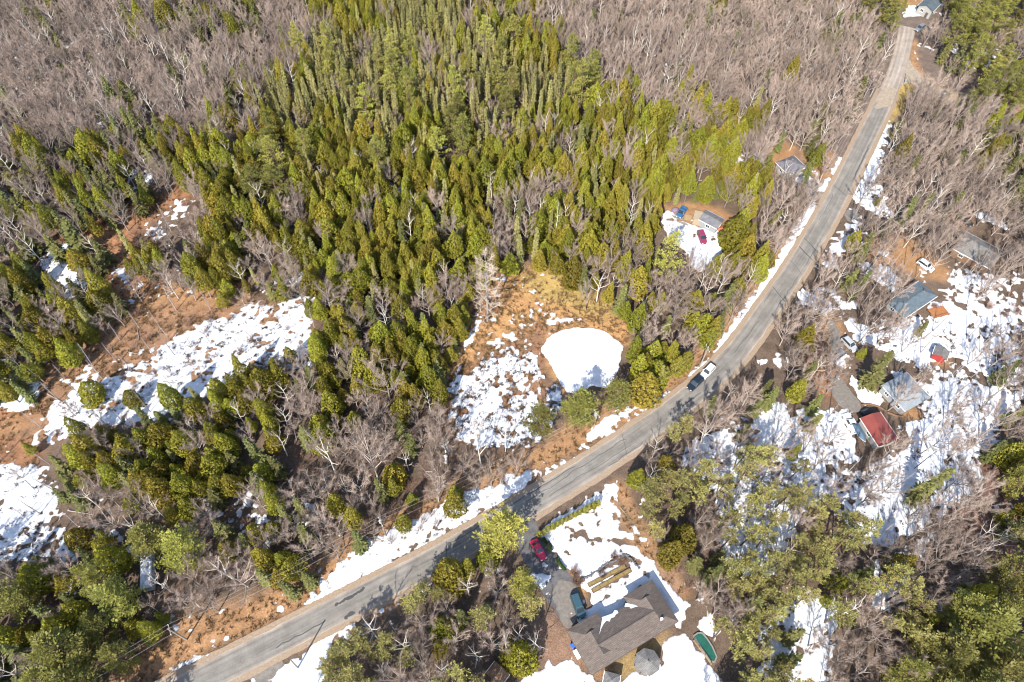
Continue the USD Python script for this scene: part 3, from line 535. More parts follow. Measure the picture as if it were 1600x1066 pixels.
def pine(r, h=16.0, R=3.6, whorls=11, kind='white_pine', mat='white_pine_leaf', low=.22, clump=.62, per=5, kn=13, flat=.4, top=.75, kl=.42, bark_='pine_bark'):
    C, A, N, L, BA, BB, Br = [], [], [], [], [], [], []
    for w in range(whorls):
        t = (w + .5) / whorls; z0 = h * (low + (1 - low) * t)
        rad = R * (1 - t ** 2.1) ** top * min(1, (t + .25) / .45)
        for b in range(per):
            a = r.uniform(0, 6.28); rl = max(.5, rad * r.uniform(.55, 1.15)); z = z0 + r.uniform(-.5, .5) * h / whorls
            rise = r.uniform(.0, .30) + .35 * t
            d = np.array([math.cos(a), math.sin(a), rise]); s = np.array([-math.sin(a), math.cos(a), 0])
            tip = np.array([0, 0, z]) + d * rl
            BA.append([0, 0, z - .3]); BB.append(tip); Br.append(.05)
            nc = max(2, int(rl / (clump * 1.0)))
            for k in range(nc):
                f = .38 + .62 * (k + .6) / nc
                c = np.array([0, 0, z]) + d * rl * f + s * r.normal(0, .22 * rl * f) + [0, 0, r.normal(0, .12)]
                cs = clump * r.uniform(.7, 1.25)
                q = r.normal(0, 1, (kn, 3)); q = unit(q) * (r.uniform(.2, 1, (kn, 1)) ** .5); q[:, 2] *= flat; q[:, 2] += .1
                C.append(c + q * cs); A.append(unit(q + [0, 0, .35]) + d * .3); N.append(r.normal(0, .33, (kn, 3)) + [0, 0, .9] + q * .9 + d * .35); L.append(kl * r.uniform(.7, 1.3, kn))
    L = np.concatenate(L); k = kites(np.vstack(C), np.vstack(A), np.vstack(N), L, L * .50, r)
    tr, _ = trunk_mesh(r, h * .97, .2, .3)
    proto(kind, [('trunk', cat_(tr, spikes(BA, BB, Br)), bark_, False), ('crown', k, mat, False)], h)

def bare(r, h=13.0, R=3.2, kind='bare_tree', bark_='grey_bark', twig='twig', fork=.30, limbs=10, up=1.0, tw=1.0, rad=.17, twr=.016, sub=9, twn=20, leader=.6):
    tr, p = trunk_mesh(r, h * leader, rad, .35, 0, 5)
    ax = lambda t: np.array([np.interp(t, np.linspace(0, 1, len(p)), p[:, k]) for k in range(3)])
    A1, B1, ra1, rb1, A2, B2, A3, B3 = [], [], [], [], [], [], [], []
    for i in range(limbs):
        t = fork + (1 - fork) * (i + r.uniform(0, .8)) / limbs; t = min(t, 1)
        s = ax(t); a = i * 2.4 + r.uniform(-.5, .5)
        reach = R * (1 - .45 * (t - fork) / (1 - fork)) * r.uniform(.75, 1.15)
        zt = h * (.55 + .45 * (t - fork) / (1 - fork)) * r.uniform(.9, 1.02) if up > .5 else s[2] + reach * r.uniform(.1, .5)
        e = np.array([p[-1, 0] * .5 + math.cos(a) * reach, p[-1, 1] * .5 + math.sin(a) * reach, max(zt, s[2] + .5)])
        mid = s + (e - s) * .5 + np.array([math.cos(a), math.sin(a), -.3]) * reach * .14 + r.normal(0, .15, 3)
        r0 = rad * .55 * (1 - .5 * t) + .02
        A1 += [s, mid]; B1 += [mid, e]; ra1 += [r0, r0 * .65]; rb1 += [r0 * .65, r0 * .22]
        main = unit(e - s)
        for j in range(sub):
            f = .25 + .75 * (j + r.uniform(0, 1)) / sub
            q = (s + (mid - s) * f * 2) if f < .5 else (mid + (e - mid) * (f - .5) * 2)
            d = unit(main * .9 + r.normal(0, .55, 3) + [0, 0, .35 * up]); l = reach * r.uniform(.28, .55) * (1.1 - .4 * f)
            q2 = q + d * l
            A2.append(q); B2.append(q2)
            for k in range(twn):
                g = r.uniform(.15, 1); c = q + (q2 - q) * g
                d2 = unit(d * .8 + r.normal(0, .5, 3) + [0, 0, .3 * up]); A3.append(c); B3.append(c + d2 * r.uniform(.45, 1.15) * tw)
    limbs_m = tubes(A1, B1, ra1, rb1, 4); sub_m = spikes(A2, B2, twr * 2.1); tw_m = spikes(A3, B3, twr)
    proto(kind, [('trunk', cat_(tr, limbs_m), bark_, True), ('crown', cat_(sub_m, tw_m), twig, False)], h)

def brush(r, kind='brush_shrub', h=2.6, R=1.5, stems=26, twig='brush_twig'):
    A, B, A3, B3 = [], [], [], []
    for i in range(stems):
        a, q = r.uniform(0, 6.28), r.uniform(.1, .5); s = np.array([math.cos(a) * q, math.sin(a) * q, -.1])
        e = np.array([math.cos(a) * R * r.uniform(.3, 1), math.sin(a) * R * r.uniform(.3, 1), h * r.uniform(.5, 1)])
        A.append(s); B.append(e)
        for k in range(9):
            f = r.uniform(.3, 1); c = s + (e - s) * f; A3.append(c); B3.append(c + unit(unit(e - s) + r.normal(0, .5, 3)) * r.uniform(.3, .8))
    proto(kind, [('stem', spikes(A, B, .03), twig, False), ('crown', spikes(A3, B3, .017), twig, False)], h)

def snag(r, h=11.0):
    tr, p = trunk_mesh(r, h, .10, .25, 0, 5)
    A, B = [], []
    for i in range(40):
        z = h * r.uniform(.25, .98); a = r.uniform(0, 6.28); l = (1.15 - z / h) * r.uniform(.5, 1.6)
        A.append([0, 0, z]); B.append([math.cos(a) * l, math.sin(a) * l, z + r.uniform(-.15, .35) * l])
    proto('bare_sapling', [('trunk', tr, 'snag_bark', True), ('crown', spikes(A, B, .028), 'snag_bark', False)], h)

R_ = lambda s: np.random.default_rng(s)
for i in range(7): cedar(R_(10 + i), (12, 13, 14, 13, 11, 14, 12)[i], (1.6, 1.95, 1.4, 2.1, 2.25, 1.75, 1.85)[i], (2100, 2300, 2000, 2600, 2600, 2200, 1500)[i], size=(.54, .58, .5, .6, .62, .52, .5)[i], ex=(.84, .72, .95, .75, .68, .8, .9)[i], lo=(.12, .10, .16, .1, .06, .2, .3)[i])
for i in range(4): spruce(R_(20 + i), 13 + (i % 3 - 1), (1.35, 1.6, 1.45, 1.75)[i])
for i in range(3): spruce(R_(30 + i), 12, (2.3, 2.7, 2.0)[i], 22, 'hemlock', 'hemlock_leaf', .18, 9, .05, .8)
for i in range(3): pine(R_(40 + i), 16, (3.3, 3.9, 3.0)[i])
for i in range(3): pine(R_(46 + i), 17, (3.7, 4.2, 3.5)[i], 13, 'old_pine', 'old_pine_leaf', .15, .72, 6, 17, .5, .6, .46)
for i in range(2): pine(R_(56 + i), 16, (4.4, 4.8)[i], 13, 'bright_pine', 'white_pine_leaf', .15, .72, 6, 17, .5, .6, .46)
for i in range(4): pine(R_(50 + i), 13, (2.6, 2.9, 2.2, 2.7)[i], 6, 'red_pine', 'red_pine_leaf', .50, .48, 5, 12, .75, .6, .40)
for i in range(5): bare(R_(60 + i), (13, 14, 12, 13, 11)[i], (3.0, 3.6, 2.6, 3.3, 3.9)[i], fork=(.34, .28, .4, .3, .22)[i])
for i in range(3): bare(R_(70 + i), 13, (2.4, 2.9, 2.6)[i], 'birch', 'birch_bark', 'twig', .3, 8, 1.0, .9, .15, .018, 5, 7, .8)
bare(R_(80), 14, 2.5, 'larch', 'grey_bark', 'larch_twig', .14, 34, .2, .8, .2, .022, 7, 9, .97)
for i in range(3): brush(R_(85 + i), h=(2.4, 3.0, 1.8)[i], R=(1.4, 1.7, 1.2)[i])
for i in range(3): snag(R_(90 + i), (11, 12, 9)[i])

# what stands where: one letter per 40 x 41 pixels of the photograph, turned into ground positions
MAP = """
bBbbbBBkBkbbcccsssmmmbbbbbbbBbbbbbp..ppp
bbbbbbbBBbbmssssssssccbbbbbbbbbbbbb.bppB
bbbbbbBbBBBmssspssspsspbbbbbbbbBbbb..bpk
bbbbkBbbBBssssspssspsspcmbbcbbbbbb.bbbpp
bbbbkmbbBmcscspscpcsscccccmbccbbbBk.bbbk
bmkmmkmcccppccpccpccccmcmcmccbbkb..Bbbkk
mkmkk.mcccpccccccccccmccccccccb...bbbbbk
kmkkkkwtcccbcmccccmcbmccmcccmmbb..wbbBbb
mbkk.twbcmckcmcccbcbmcmccc....bb.wbbbb.b
k..k.cbbcmkcccccmbmbccccbp..ccb..bww...b
k..k.tmmmcm.cmcccbm.ccmmmpbbbc..bb...www
kkmckwwww...cbkcbbc....cmmbmbb.bbbw..www
kcmcwww.wwwwcmbbcmw.....mbmck..mw.wbw.ww
kwc...wwmccbcbccmm......bccck..bbww...ww
k..w.wwcccckcmcccm......kck....kb...wwwb
..wwwckbmckbcmbkbb......kk..mkkb....wwwb
..kmcbcmcbbbcbbkbbmm...rmbrbpkbbb...wwtk
wkkckbccbmmtbbbbttbkt....mbbbrrmpw....tk
.wkbbbbbbwmbbbbmtm.......rrrrrrrb.b...tp
..wbbkbbww.bbmbkt........rrbrrrr....wbtk
..kk.bppkbbmbkk..........rmbrrrrrr..bbrr
bkbkc.ppbbkk....bcm.......tkrrrrmbmrbbbt
kbkppkbb........rrmb.......bbrrrwrrwbpkp
pbkppm........wrrrkrr......bbrr.mrrrkppp
kkppp.......wrrrrmrmm......brr.kbbbrkppp
kkpp........rrrmbrr.........mrr.wkbbpppp
""".split()
MIX = {
 's': (2.25, dict(spruce=.80, cedar=.10, bare_tree=.07, white_pine=.03)), 'c': (2.5, dict(cedar=.76, spruce=.08, hemlock=.05, bare_tree=.06, birch=.02)), 'k': (3.0, dict(hemlock=.50, cedar=.27, bare_tree=.18, birch=.05)),
 'm': (2.8, dict(cedar=.36, hemlock=.14, bare_tree=.40, birch=.10)), 'b': (2.65, dict(bare_tree=.80, birch=.10, brush_shrub=.05, hemlock=.05)), 'B': (2.8, dict(bare_tree=.60, birch=.08, hemlock=.26, cedar=.06)),
 'p': (5.2, dict(old_pine=.75, white_pine=.15, hemlock=.10)), 'r': (2.75, dict(red_pine=.72, bare_tree=.12, birch=.09, brush_shrub=.05, hemlock=.02)), 'w': (4.3, dict(bare_sapling=.48, cedar=.14, bare_tree=.16, brush_shrub=.22)), 'y': (3.7, dict(bare_tree=.42, bare_sapling=.44, brush_shrub=.14)), 't': (2.6, dict(brush_shrub=.82, bare_tree=.18)), '.': (0, {})}
CLEAR = [P(s) for s in (  # no tree stands here: buildings, cars, drives, open snow
 "790,830 838,800 975,745 1000,830 1085,950 1150,1090 800,1090 815,1040 880,985 800,860", "885,985 1000,890 1062,965 930,1075", "1290,480 1330,480 1345,590 1400,640 1440,600 1480,640 1420,720 1330,725 1290,640 1300,560", "1385,430 1480,440 1500,510 1400,520", "1440,530 1500,530 1500,575 1440,575",
 "1480,360 1570,380 1575,420 1490,415", "1025,320 1155,325 1145,385 1100,400 1060,390 1030,360", "1190,240 1262,240 1255,285 1200,285", "1400,-20 1470,-20 1470,50 1400,60", "205,850 250,850 250,935 205,935", "735,1035 800,1025 810,1090 750,1090", "390,1030 530,980 520,1090 390,1090", "840,540 910,505 980,530 985,590 930,625 870,625", "1085,985 1105,985 1130,1040 1105,1040", "1280,250 1320,230 1320,300 1280,300", "1400,80 1445,80 1520,170 1480,180 1400,140")]
KEEP = [P(s) for s in ()]
VIEW = [np.array([[float(v) for v in w.split(',')] for w in s.split()]) for s in (  # crowns must not hide these
 "1035,340 1140,345 1135,390 1080,400 1045,370", "885,980 1000,890 1062,965 930,1060", "1075,610 1095,568 1122,568 1118,585 1085,620", "826,835 850,835 915,955 890,970", "1340,640 1372,638 1405,690 1385,700 1350,670", "215,855 245,855 245,930 215,930", "1415,480 1440,440 1478,455 1478,500 1455,505", "1295,540 1345,540 1345,575 1295,575", "1412,10 1475,2 1475,30 1412,32", "1380,590 1460,590 1460,640 1390,640", "1445,535 1490,535 1490,570 1445,570", "850,545 905,512 970,540 945,600 905,605 880,605", "760,1035 800,1035 800,1066 760,1066", "840,805 935,770 935,800 845,840", "850,850 955,790 1000,840 1000,890 920,940 890,890", "1285,500 1305,500 1320,550 1300,550", "1318,650 1345,650 1345,680 1325,680")]
CLEARING = np.array([[740, 475], [772, 434], (835, 426), (900, 452), (965, 492), (988, 530), (972, 575), (950, 604), (905, 604), (872, 608), (842, 612), (815, 660), (790, 697), (735, 702), (704, 660), (697, 600), (718, 555), (733, 510)], float)
STRIP = [np.array(q_, float) for q_ in ([(85, 385), (200, 328), (300, 284), (300, 312), (232, 352), (206, 402), (270, 450), (300, 470), (200, 540), (110, 605), (60, 650), (-20, 700), (-20, 655), (60, 598), (140, 510), (150, 432)], [(80, 655), (130, 600), (250, 540), (330, 488), (485, 468), (485, 540), (380, 570), (280, 612), (180, 652), (70, 690)], [(-20, 735), (60, 722), (100, 780), (90, 860), (-20, 880)])]
ROAD_EDGE = np.vstack([cen + nor * 0])
ROADPX = np.vstack([proj(np.column_stack([cen + nor * 2.6, np.zeros(NR)])), proj(np.column_stack([cen - nor * 1.6, np.zeros(NR)]))[::-1]])
def density_letter(px, py):
    c = np.clip((px // 40).astype(int), 0, 39); r_ = np.clip((py // 41).astype(int), 0, 25)
    return MAPA[r_, c]
MAPA = np.array([list(r_) for r_ in MAP])
MAPA[9:20, 33:][MAPA[9:20, 33:] == '.'] = 'y'; MAPA[9:20, 33:][MAPA[9:20, 33:] == 'w'] = 'y'; MAPA[11:17, 1:11][MAPA[11:17, 1:11] == '.'] = 'w'; MAPA[14:21, 3:11][MAPA[14:21, 3:11] == 'b'] = 'm'; S_ = MAPA[8:15, 12:19]; S_[S_ == 'm'] = 'c'; S_[S_ == 'b'] = 'm'
assert MAPA.shape == (26, 40), MAPA.shape

SPECIAL = [  # single trees that the photograph shows by themselves: kind, base pixel, top pixel, width factor, label
 ('larch', (762, 503), (768, 410), 1.05, 'pinkish bare larch standing alone in the orange grass above the snowy clearing'),
 
   
 ('hemlock', (1352, 606), (1391, 543), 1.15, 'pointed green spruce leaning over the yard by the grey roofed house'), ('hemlock', (1418, 785), (1465, 712), 1.0, 'solitary green spruce on the snow below the red roofed garage'), ('hemlock', (1432, 524), (1455, 503), .9, 'small young spruce on the snow below the orange deck'), ('cedar', (1341, 560), (1349, 540), .8, 'low bushy cedar beside the parked silver car'),
 ('hemlock', (132, 400), (122, 318), 1.3, 'dark tall spruce alone between the brown clearings'), ('cedar', (1140, 392), (1165, 338), 1.15, 'wide olive green tree beside the snowy cottage yard'), ('white_pine', (1030, 450), (1043, 362), .9, 'yellow tinged pine on the near corner of the snowy cottage yard'), ('white_pine', (440, 285), (440, 205), 1.0, 'pale layered pine rising above the cedars'), ('white_pine', (682, 268), (682, 204), 1.1, 'bright yellowish pine over the cedar stand'), ('white_pine', (612, 168), (610, 112), 1.1, 'round topped pine standing over the narrow spruces'), ('white_pine', (908, 178), (912, 95), 1.1, 'tall layered pine where spruces meet bare woods'),
 ('old_pine', (1500, 125), (1525, 40), .8, 'tall dark pine beside the gravel road at the upper edge'), ('old_pine', (1478, 60), (1490, -30), .8, 'dark pine beside the house at the top of the road'), ('old_pine', (1535, 165), (1550, 70), .75, 'dark pine lowest in the upper pine group'), ('old_pine', (1385, 62), (1385, -15), .55, 'narrow dark pine left of the gravel road end'),
    
 ('bare_tree', (1387, 642), (1446, 596), .9, 'bare tree leaning across the grey roofed house'), ('bare_tree', (1404, 708), (1432, 668), .8, 'small bare tree behind the red roofed garage'), ('bare_tree', (1436, 711), (1506, 660), .9, 'dark bare tree on the snow beyond the red roofed garage'), ('bare_tree', (1468, 771), (1526, 728), .9, 'bare tree with a dark stub on the open snow'), ('bare_tree', (1529, 684), (1602, 630), 1.0, 'big bare tree at the edge of the snowy yard'), ('bare_tree', (1546, 622), (1606, 560), .9, 'bare tree above the snowy yard beside the shrubs'), ('bare_tree', (1510, 481), (1556, 415), .7, 'slim pale bare tree on the snow by the grey house'), ('bare_tree', (1378, 716), (1392, 655), .9, 'bare tree spreading over the red roof'),
 ('birch', (524, 738), (503, 682), 1.1, 'white limbed birch in the brush above the roadside'), ('bare_tree', (590, 745), (575, 650), 1.0, 'pale much-branched bare tree near the two white birches'), ('birch', (365, 905), (345, 860), 1.3, 'white birch leaning out beside the yellowish pine'), ('bare_tree', (610, 625), (600, 560), 1.0, 'round grey bare tree amid bright cedars'), ('birch', (752, 730), (743, 640), .8, 'tall slim pale tree at the lower end of the clearing'), ('birch', (790, 705), (784, 648), .7, 'slim pale tree beside a small dark conifer at the clearing'), ('bare_tree', (915, 486), (918, 437), .6, 'small round bare tree with white trunk at the clearing edge'),
  
    
]
SPECIAL_C = [  # the same by the middle of the crown and the height
 ('bright_pine', (785, 826), 15, 1.25, 'big round bright pine beside the tarmac driveway at the road'),
 ('old_pine', (846, 652), 13.5, 1.0, 'two-lobed dark pine on the lower edge of the snowy clearing'), ('old_pine', (909, 633), 14.5, 1.3, 'broad dark green pine between the clearing and the roadside power pole'), ('old_pine', (963, 616), 12, 1.2, 'short wide pine at the corner of the clearing above the roadside snow'),
 ('bright_pine', (275, 858), 14, 1.1, 'large yellowish pine right behind the long white trailer'), ('old_pine', (180, 934), 15, 1.3, 'large pine just below the long white trailer'), ('old_pine', (98, 1008), 17, 1.5, 'huge dark pine at the lower edge beside the orange bank'), ('old_pine', (18, 935), 15, 1.15, 'large pine cut by the left edge of the photograph'), ('old_pine', (150, 985), 13, .9, 'smaller pine tucked between the two large lower left pines'),
 ('bright_pine', (818, 915), 12.5, .8, 'round yellow green pine beside the driveway'), ('red_pine', (826, 950), 12, 1.2, 'olive pine beside the gravel parking apron'),
 ('old_pine', (1545, 975), 18, 1.6, 'huge dark pine filling the lower right corner'), ('old_pine', (1478, 1022), 16, 1.4, 'large dark pine beside the huge corner pine'), ('old_pine', (1410, 1055), 14, 1.0, 'dark pine by the bare trees at the lower edge'), ('old_pine', (1585, 895), 16, 1.3, 'large dark pine over the brown brush'), ('old_pine', (1572, 1050), 17, 1.45, 'lowest of the dark corner pines'), ('old_pine', (1500, 945), 15, 1.0, 'dark pine on the upper side of the corner pines'),
]
HGT = dict(spruce=(8.5, 13.5), cedar=(6.5, 14), hemlock=(6.5, 12.5), bare_tree=(7.5, 14), birch=(9, 14), white_pine=(13, 18), old_pine=(13, 18), red_pine=(9.5, 13.5), bare_sapling=(6.5, 11), brush_shrub=(1.4, 3.0), larch=(12, 15))
WID = dict(spruce=1.5, cedar=2.2, hemlock=2.3, bare_tree=2.6, birch=2.3, white_pine=3.2, old_pine=4.4, red_pine=2.3, bare_sapling=1.0, brush_shrub=1.4, larch=2.5)

cand = []
corners = at(np.array([-120, 1720, 1720, -120]), np.array([-45, -45, 1210, 1210]))[:, :2]
cx0, cx1, cy0, cy1 = corners[:, 0].min(), corners[:, 0].max(), corners[:, 1].min(), corners[:, 1].max()
step = 1.15
AX, AY = np.meshgrid(np.arange(cx0, cx1, step), np.arange(cy0, cy1, step), indexing='ij')
AX = (AX + rng.uniform(-.5, .5, AX.shape) * step).ravel(); AY = (AY + rng.uniform(-.5, .5, AY.shape) * step).ravel()
keep = inside(corners, AX, AY); AX, AY = AX[keep], AY[keep]
hs = rng.uniform(0, 1, len(AX))
mid = proj(np.stack([AX, AY, 5.5 + 3.0 * hs], 1)) + rng.normal(0, 9, (len(AX), 2))
LET = density_letter(mid[:, 0], mid[:, 1])
base_px = proj(np.stack([AX, AY, np.zeros_like(AX)], 1))
ok = LET != '.'
ok &= road_distance(AX, AY) > HALF + 3.2
for c in CLEAR: ok &= ~inside(c, AX, AY)
ok &= ~inside(np.asarray(at(CLEARING[:, 0], CLEARING[:, 1])[:, :2]), AX, AY)
cv = cover_at(AX, AY)
ok &= (cv < .93)
AX, AY, LET, hs, cv, base_px = AX[ok], AY[ok], LET[ok], hs[ok], cv[ok], base_px[ok]
order = rng.permutation(len(AX))
kinds_of = {k: (list(v[1]), np.cumsum(list(v[1].values()))) for k, v in MIX.items() if v[1]}
grid = {}
TREES = []     # kind, x, y, height, width factor, label or None
def free(x, y, rad):
    i, j = int(x // 6), int(y // 6)
    for a in (i - 1, i, i + 1):
        for b in (j - 1, j, j + 1):
            for (u, v, q) in grid.get((a, b), ()):
                if (u - x) ** 2 + (v - y) ** 2 < ((rad + q) * .5) ** 2: return False
    return True
def claim(x, y, rad): grid.setdefault((int(x // 6), int(y // 6)), []).append((x, y, rad))
for kind, b, t, wf, lab in SPECIAL:
    p = at(*b); h = min(max(height_of(b, t), 3), 24)
    TREES.append([kind, p[0], p[1], h, wf, lab]); claim(p[0], p[1], {'old_pine': 6.0, 'larch': 6}.get(kind, 4.5))
for kind, c, h, wf, lab in SPECIAL_C:
    p = at(*c, .6 * h); TREES.append([kind, p[0], p[1], float(h), wf, lab]); claim(p[0], p[1], 6.0)
u1 = rng.uniform(0, 1, len(AX))
near_road = road_distance(AX, AY) < HALF + 8
for n_ in order:
    L = LET[n_]; x, y = AX[n_], AY[n_]
    sp_ = MIX[L][0]
    if cv[n_] > .7 and L not in 'wtyr' : sp_ *= 1.5
    ks, cum = kinds_of[L]; kind = ks[min(int(np.searchsorted(cum, u1[n_])), len(ks) - 1)]
    rad = sp_ * {'old_pine': 1.1, 'white_pine': 1.15, 'spruce': .95, 'brush_shrub': .75, 'red_pine': 1.0}.get(kind, 1.0)
    if not free(x, y, rad): continue
    lo, hi = HGT[kind]; h = lo + (hi - lo) * hs[n_]
    if L == 'w' and kind in ('cedar', 'bare_tree'): h *= .62
    wf = rng.uniform(.85, 1.15)
    # crowns that would stand before the road or a house are left out
    zz = np.array([.3, .55, .8, .98]) * h; q = proj(np.stack([np.full(4, x), np.full(4, y), zz], 1))
    see = kind in ('bare_tree', 'birch', 'bare_sapling', 'brush_shrub')
    bad = False
    if not see or rng.uniform() < .75:
        bad = inside(ROADPX, q[:, 0], q[:, 1]).any()
    if not bad: bad = inside(CLEARING, q[:, 0], q[:, 1]).any() or inside(CLEARING, q[:, 0] - 9, q[:, 1]).any() or inside(CLEARING, q[:, 0] + 9, q[:, 1]).any()
    if not bad and h > 5 and kind != 'bare_sapling' and rng.uniform() < .85: bad = any(inside(sp3, q[1:, 0], q[1:, 1]).any() for sp3 in STRIP)
    if not bad:
        for vpoly in VIEW:
            if see and rng.uniform() < .5: continue
            off = 0 if see else 8
            if (inside(vpoly, q[:, 0], q[:, 1]) | inside(vpoly, q[:, 0] - off, q[:, 1]) | inside(vpoly, q[:, 0] + off, q[:, 1])).any(): bad = True; break
    if bad: continue
    claim(x, y, rad); TREES.append([kind, x, y, h, wf, None])

# ------------------------------------------------------------------ labels: the part of the wood a tree stands in, and its size there
ZONES = [("below the lowest road stretch", lambda x, y: y > 930 and x < 900 and y > 1066 - (x - 250) * .52), ("in the driveway pine wood", lambda x, y: x < 900 and y > 850 and y > 1040 - (x - 400) * .52),
 ("around the long white trailer", lambda x, y: x < 330 and y > 800), ("by the left edge snowfield", lambda x, y: x < 130 and y > 590), ("on the long left snowfield", lambda x, y: x < 480 and 455 < y <= 640), ("around the left brown clearings", lambda x, y: x < 340 and 270 < y <= 455), ("in the upper left grey woods", lambda x, y: x < 380 and y <= 270),
 ("in the lower roadside brush", lambda x, y: x < 760 and y > 730), ("between left snowfield and road", lambda x, y: x < 470 and y > 640), ("on the slope left of clearing", lambda x, y: x < 720 and 520 < y <= 730),
 ("atop the spruce stand", lambda x, y: x < 640 and y <= 130), ("in the upper middle woods", lambda x, y: x < 960 and y <= 130), ("in the left spruce stand", lambda x, y: x < 620 and y <= 260), ("in the right spruce stand", lambda x, y: x < 960 and y <= 260),
 ("in the left cedar stand", lambda x, y: x < 600 and y <= 400), ("in the middle cedar stand", lambda x, y: x < 800 and y <= 430), ("between clearing and cabin yard", lambda x, y: x < 1020 and y <= 450), ("on the clearing's upper rim", lambda x, y: x < 760 and y <= 520),
 ("on the clearing's lower rim", lambda x, y: x < 990 and y > 560 and y < 760), ("between clearing and road bend", lambda x, y: x < 1160 and y > 450 and y < 640 - (x - 960) * .3), ("around the snowy cabin yard", lambda x, y: x < 1200 and 260 < y <= 450), ("beside the dark grey cottage", lambda x, y: x < 1300 and 190 < y <= 320), ("left of the upper road", lambda x, y: x < 1400 and y <= 250 and x < 1400 - (y * .45)),
 ("around the topmost house", lambda x, y: y <= 120), ("right of the upper road", lambda x, y: y <= 340 and x > 1330), ("by the upper right houses", lambda x, y: x > 1440 and y <= 520), ("along the bend's right verge", lambda x, y: x < 1330 and y < 560), ("among right yard cars and sheds", lambda x, y: x > 1300 and y <= 700),
 ("in the right edge brush", lambda x, y: x > 1480 and y <= 880), ("in the lower right corner pines", lambda x, y: x > 1370 and y > 880), ("below the red roofed garage", lambda x, y: x > 1300), ("right of the brown bungalow", lambda x, y: y > 830), ("in the wood below the bend", lambda x, y: True)]
WORD = dict(spruce=('narrow grey green spruce', 'spruces', 'spruce tree'), cedar=('yellow green cedar', 'cedars', 'cedar tree'), hemlock=('dark green hemlock', 'hemlocks', 'hemlock tree'), bare_tree=('grey leafless tree', 'leafless trees', 'bare tree'), birch=('pale leafless birch', 'birches', 'birch tree'), white_pine=('layered light green pine', 'layered pines', 'pine tree'),
 old_pine=('broad crowned pine', 'broad pines', 'pine tree'), red_pine=('olive tufted pine', 'tufted pines', 'pine tree'), bare_sapling=('thin grey bare sapling', 'saplings', 'sapling'), brush_shrub=('brownish leafless shrub', 'shrubs', 'shrub'), larch=('bare larch', 'larches', 'larch tree'), bright_pine=('bright pine', 'bright pines', 'pine tree'))
NAME = dict(spruce='spruce_tree', cedar='cedar_tree', hemlock='hemlock_tree', bare_tree='bare_tree', birch='birch_tree', white_pine='white_pine_tree', old_pine='broad_pine_tree', red_pine='tufted_pine_tree', bare_sapling='bare_sapling', brush_shrub='leafless_shrub', larch='larch_tree', bright_pine='bright_pine_tree')
LIMIT = dict(spruce=240, cedar=290, hemlock=240, bare_tree=290, birch=220, white_pine=120, old_pine=120, red_pine=260, bare_sapling=180, brush_shrub=220, larch=9, bright_pine=9)
for T in TREES:
    x, y, h = T[1], T[2], T[3]
    T.append(proj([x, y, h * .6])); T.append(float(gz(x, y))); T.append(float((np.array([x, y, h * .5]) - EYE) @ FWD))
singles, rest = [], {}
for kind in WORD:
    ts = [t for t in TREES if t[0] == kind]
    ts.sort(key=lambda t: (t[5] is None, t[8] / max(t[3], 1) ** .5))
    nn = 0
    for t in ts:
        inframe = -5 < t[6][0] < 1605 and -5 < t[6][1] < 1071
        if (t[5] or inframe) and nn < LIMIT[kind]: singles.append(t); nn += 1
        else: rest.setdefault(kind, []).append(t)
byz = {}
for t in singles:
    if t[5]: t.append(None); continue
    px, py = t[6]; z = next(z for z, f in ZONES if f(px, py)); t.append(z); byz.setdefault((t[0], z), []).append(t)
for (kind, z), ts in byz.items():
    w, pl, _ = WORD[kind]; left = list(ts)
    if len(ts) == 1: ts[0][5] = f'single {w} {z}'; ts[0][9] = None; continue
    ORD = ['first', 'second', 'third', 'fourth', 'fifth', 'sixth', 'seventh', 'eighth', 'ninth', 'tenth', 'eleventh', 'twelfth']
    for nm, key in (('tallest', lambda t: t[3]), ('smallest', lambda t: -t[3])):
        if len(left) > 2: b = max(left, key=key); b[5] = f'{nm} {w} {z}'; left.remove(b)
    hm = np.median([t[3] for t in left])
    plw = w.replace(w.split()[-1], w.split()[-1]) if ' with ' in w else w
    for size, sub_ in (('taller', [t for t in left if t[3] >= hm]), ('shorter', [t for t in left if t[3] < hm])):
        sub_.sort(key=lambda t: t[6][0])
        hi_, lo_ = [t for t in sub_ if t[6][1] < np.median([q[6][1] for q in sub_])], [t for t in sub_ if t[6][1] >= np.median([q[6][1] for q in sub_])]
        for place_, row_ in ((('upper', hi_), ('lower', lo_)) if len(sub_) > 12 else (('', sub_),)):
            n2 = len(row_)
            for k_, t in enumerate(row_):
                pre = f'{place_} {size}'.strip()
                if n2 == 1: t[5] = f'{pre} {w} {z}'
                elif k_ < 12 and k_ < (n2 + 1) // 2: t[5] = f'{pre} {w} {z}, {ORD[k_]} from the left'
                elif n2 - 1 - k_ < 12: t[5] = f'{pre} {w} {z}, {ORD[n2 - 1 - k_]} from the right'
                else: t[5] = f'{pre} {w} {z}'
def yaw(k): return float(np.random.default_rng(k).uniform(0, 360))
with Sdf.ChangeBlock(): pass
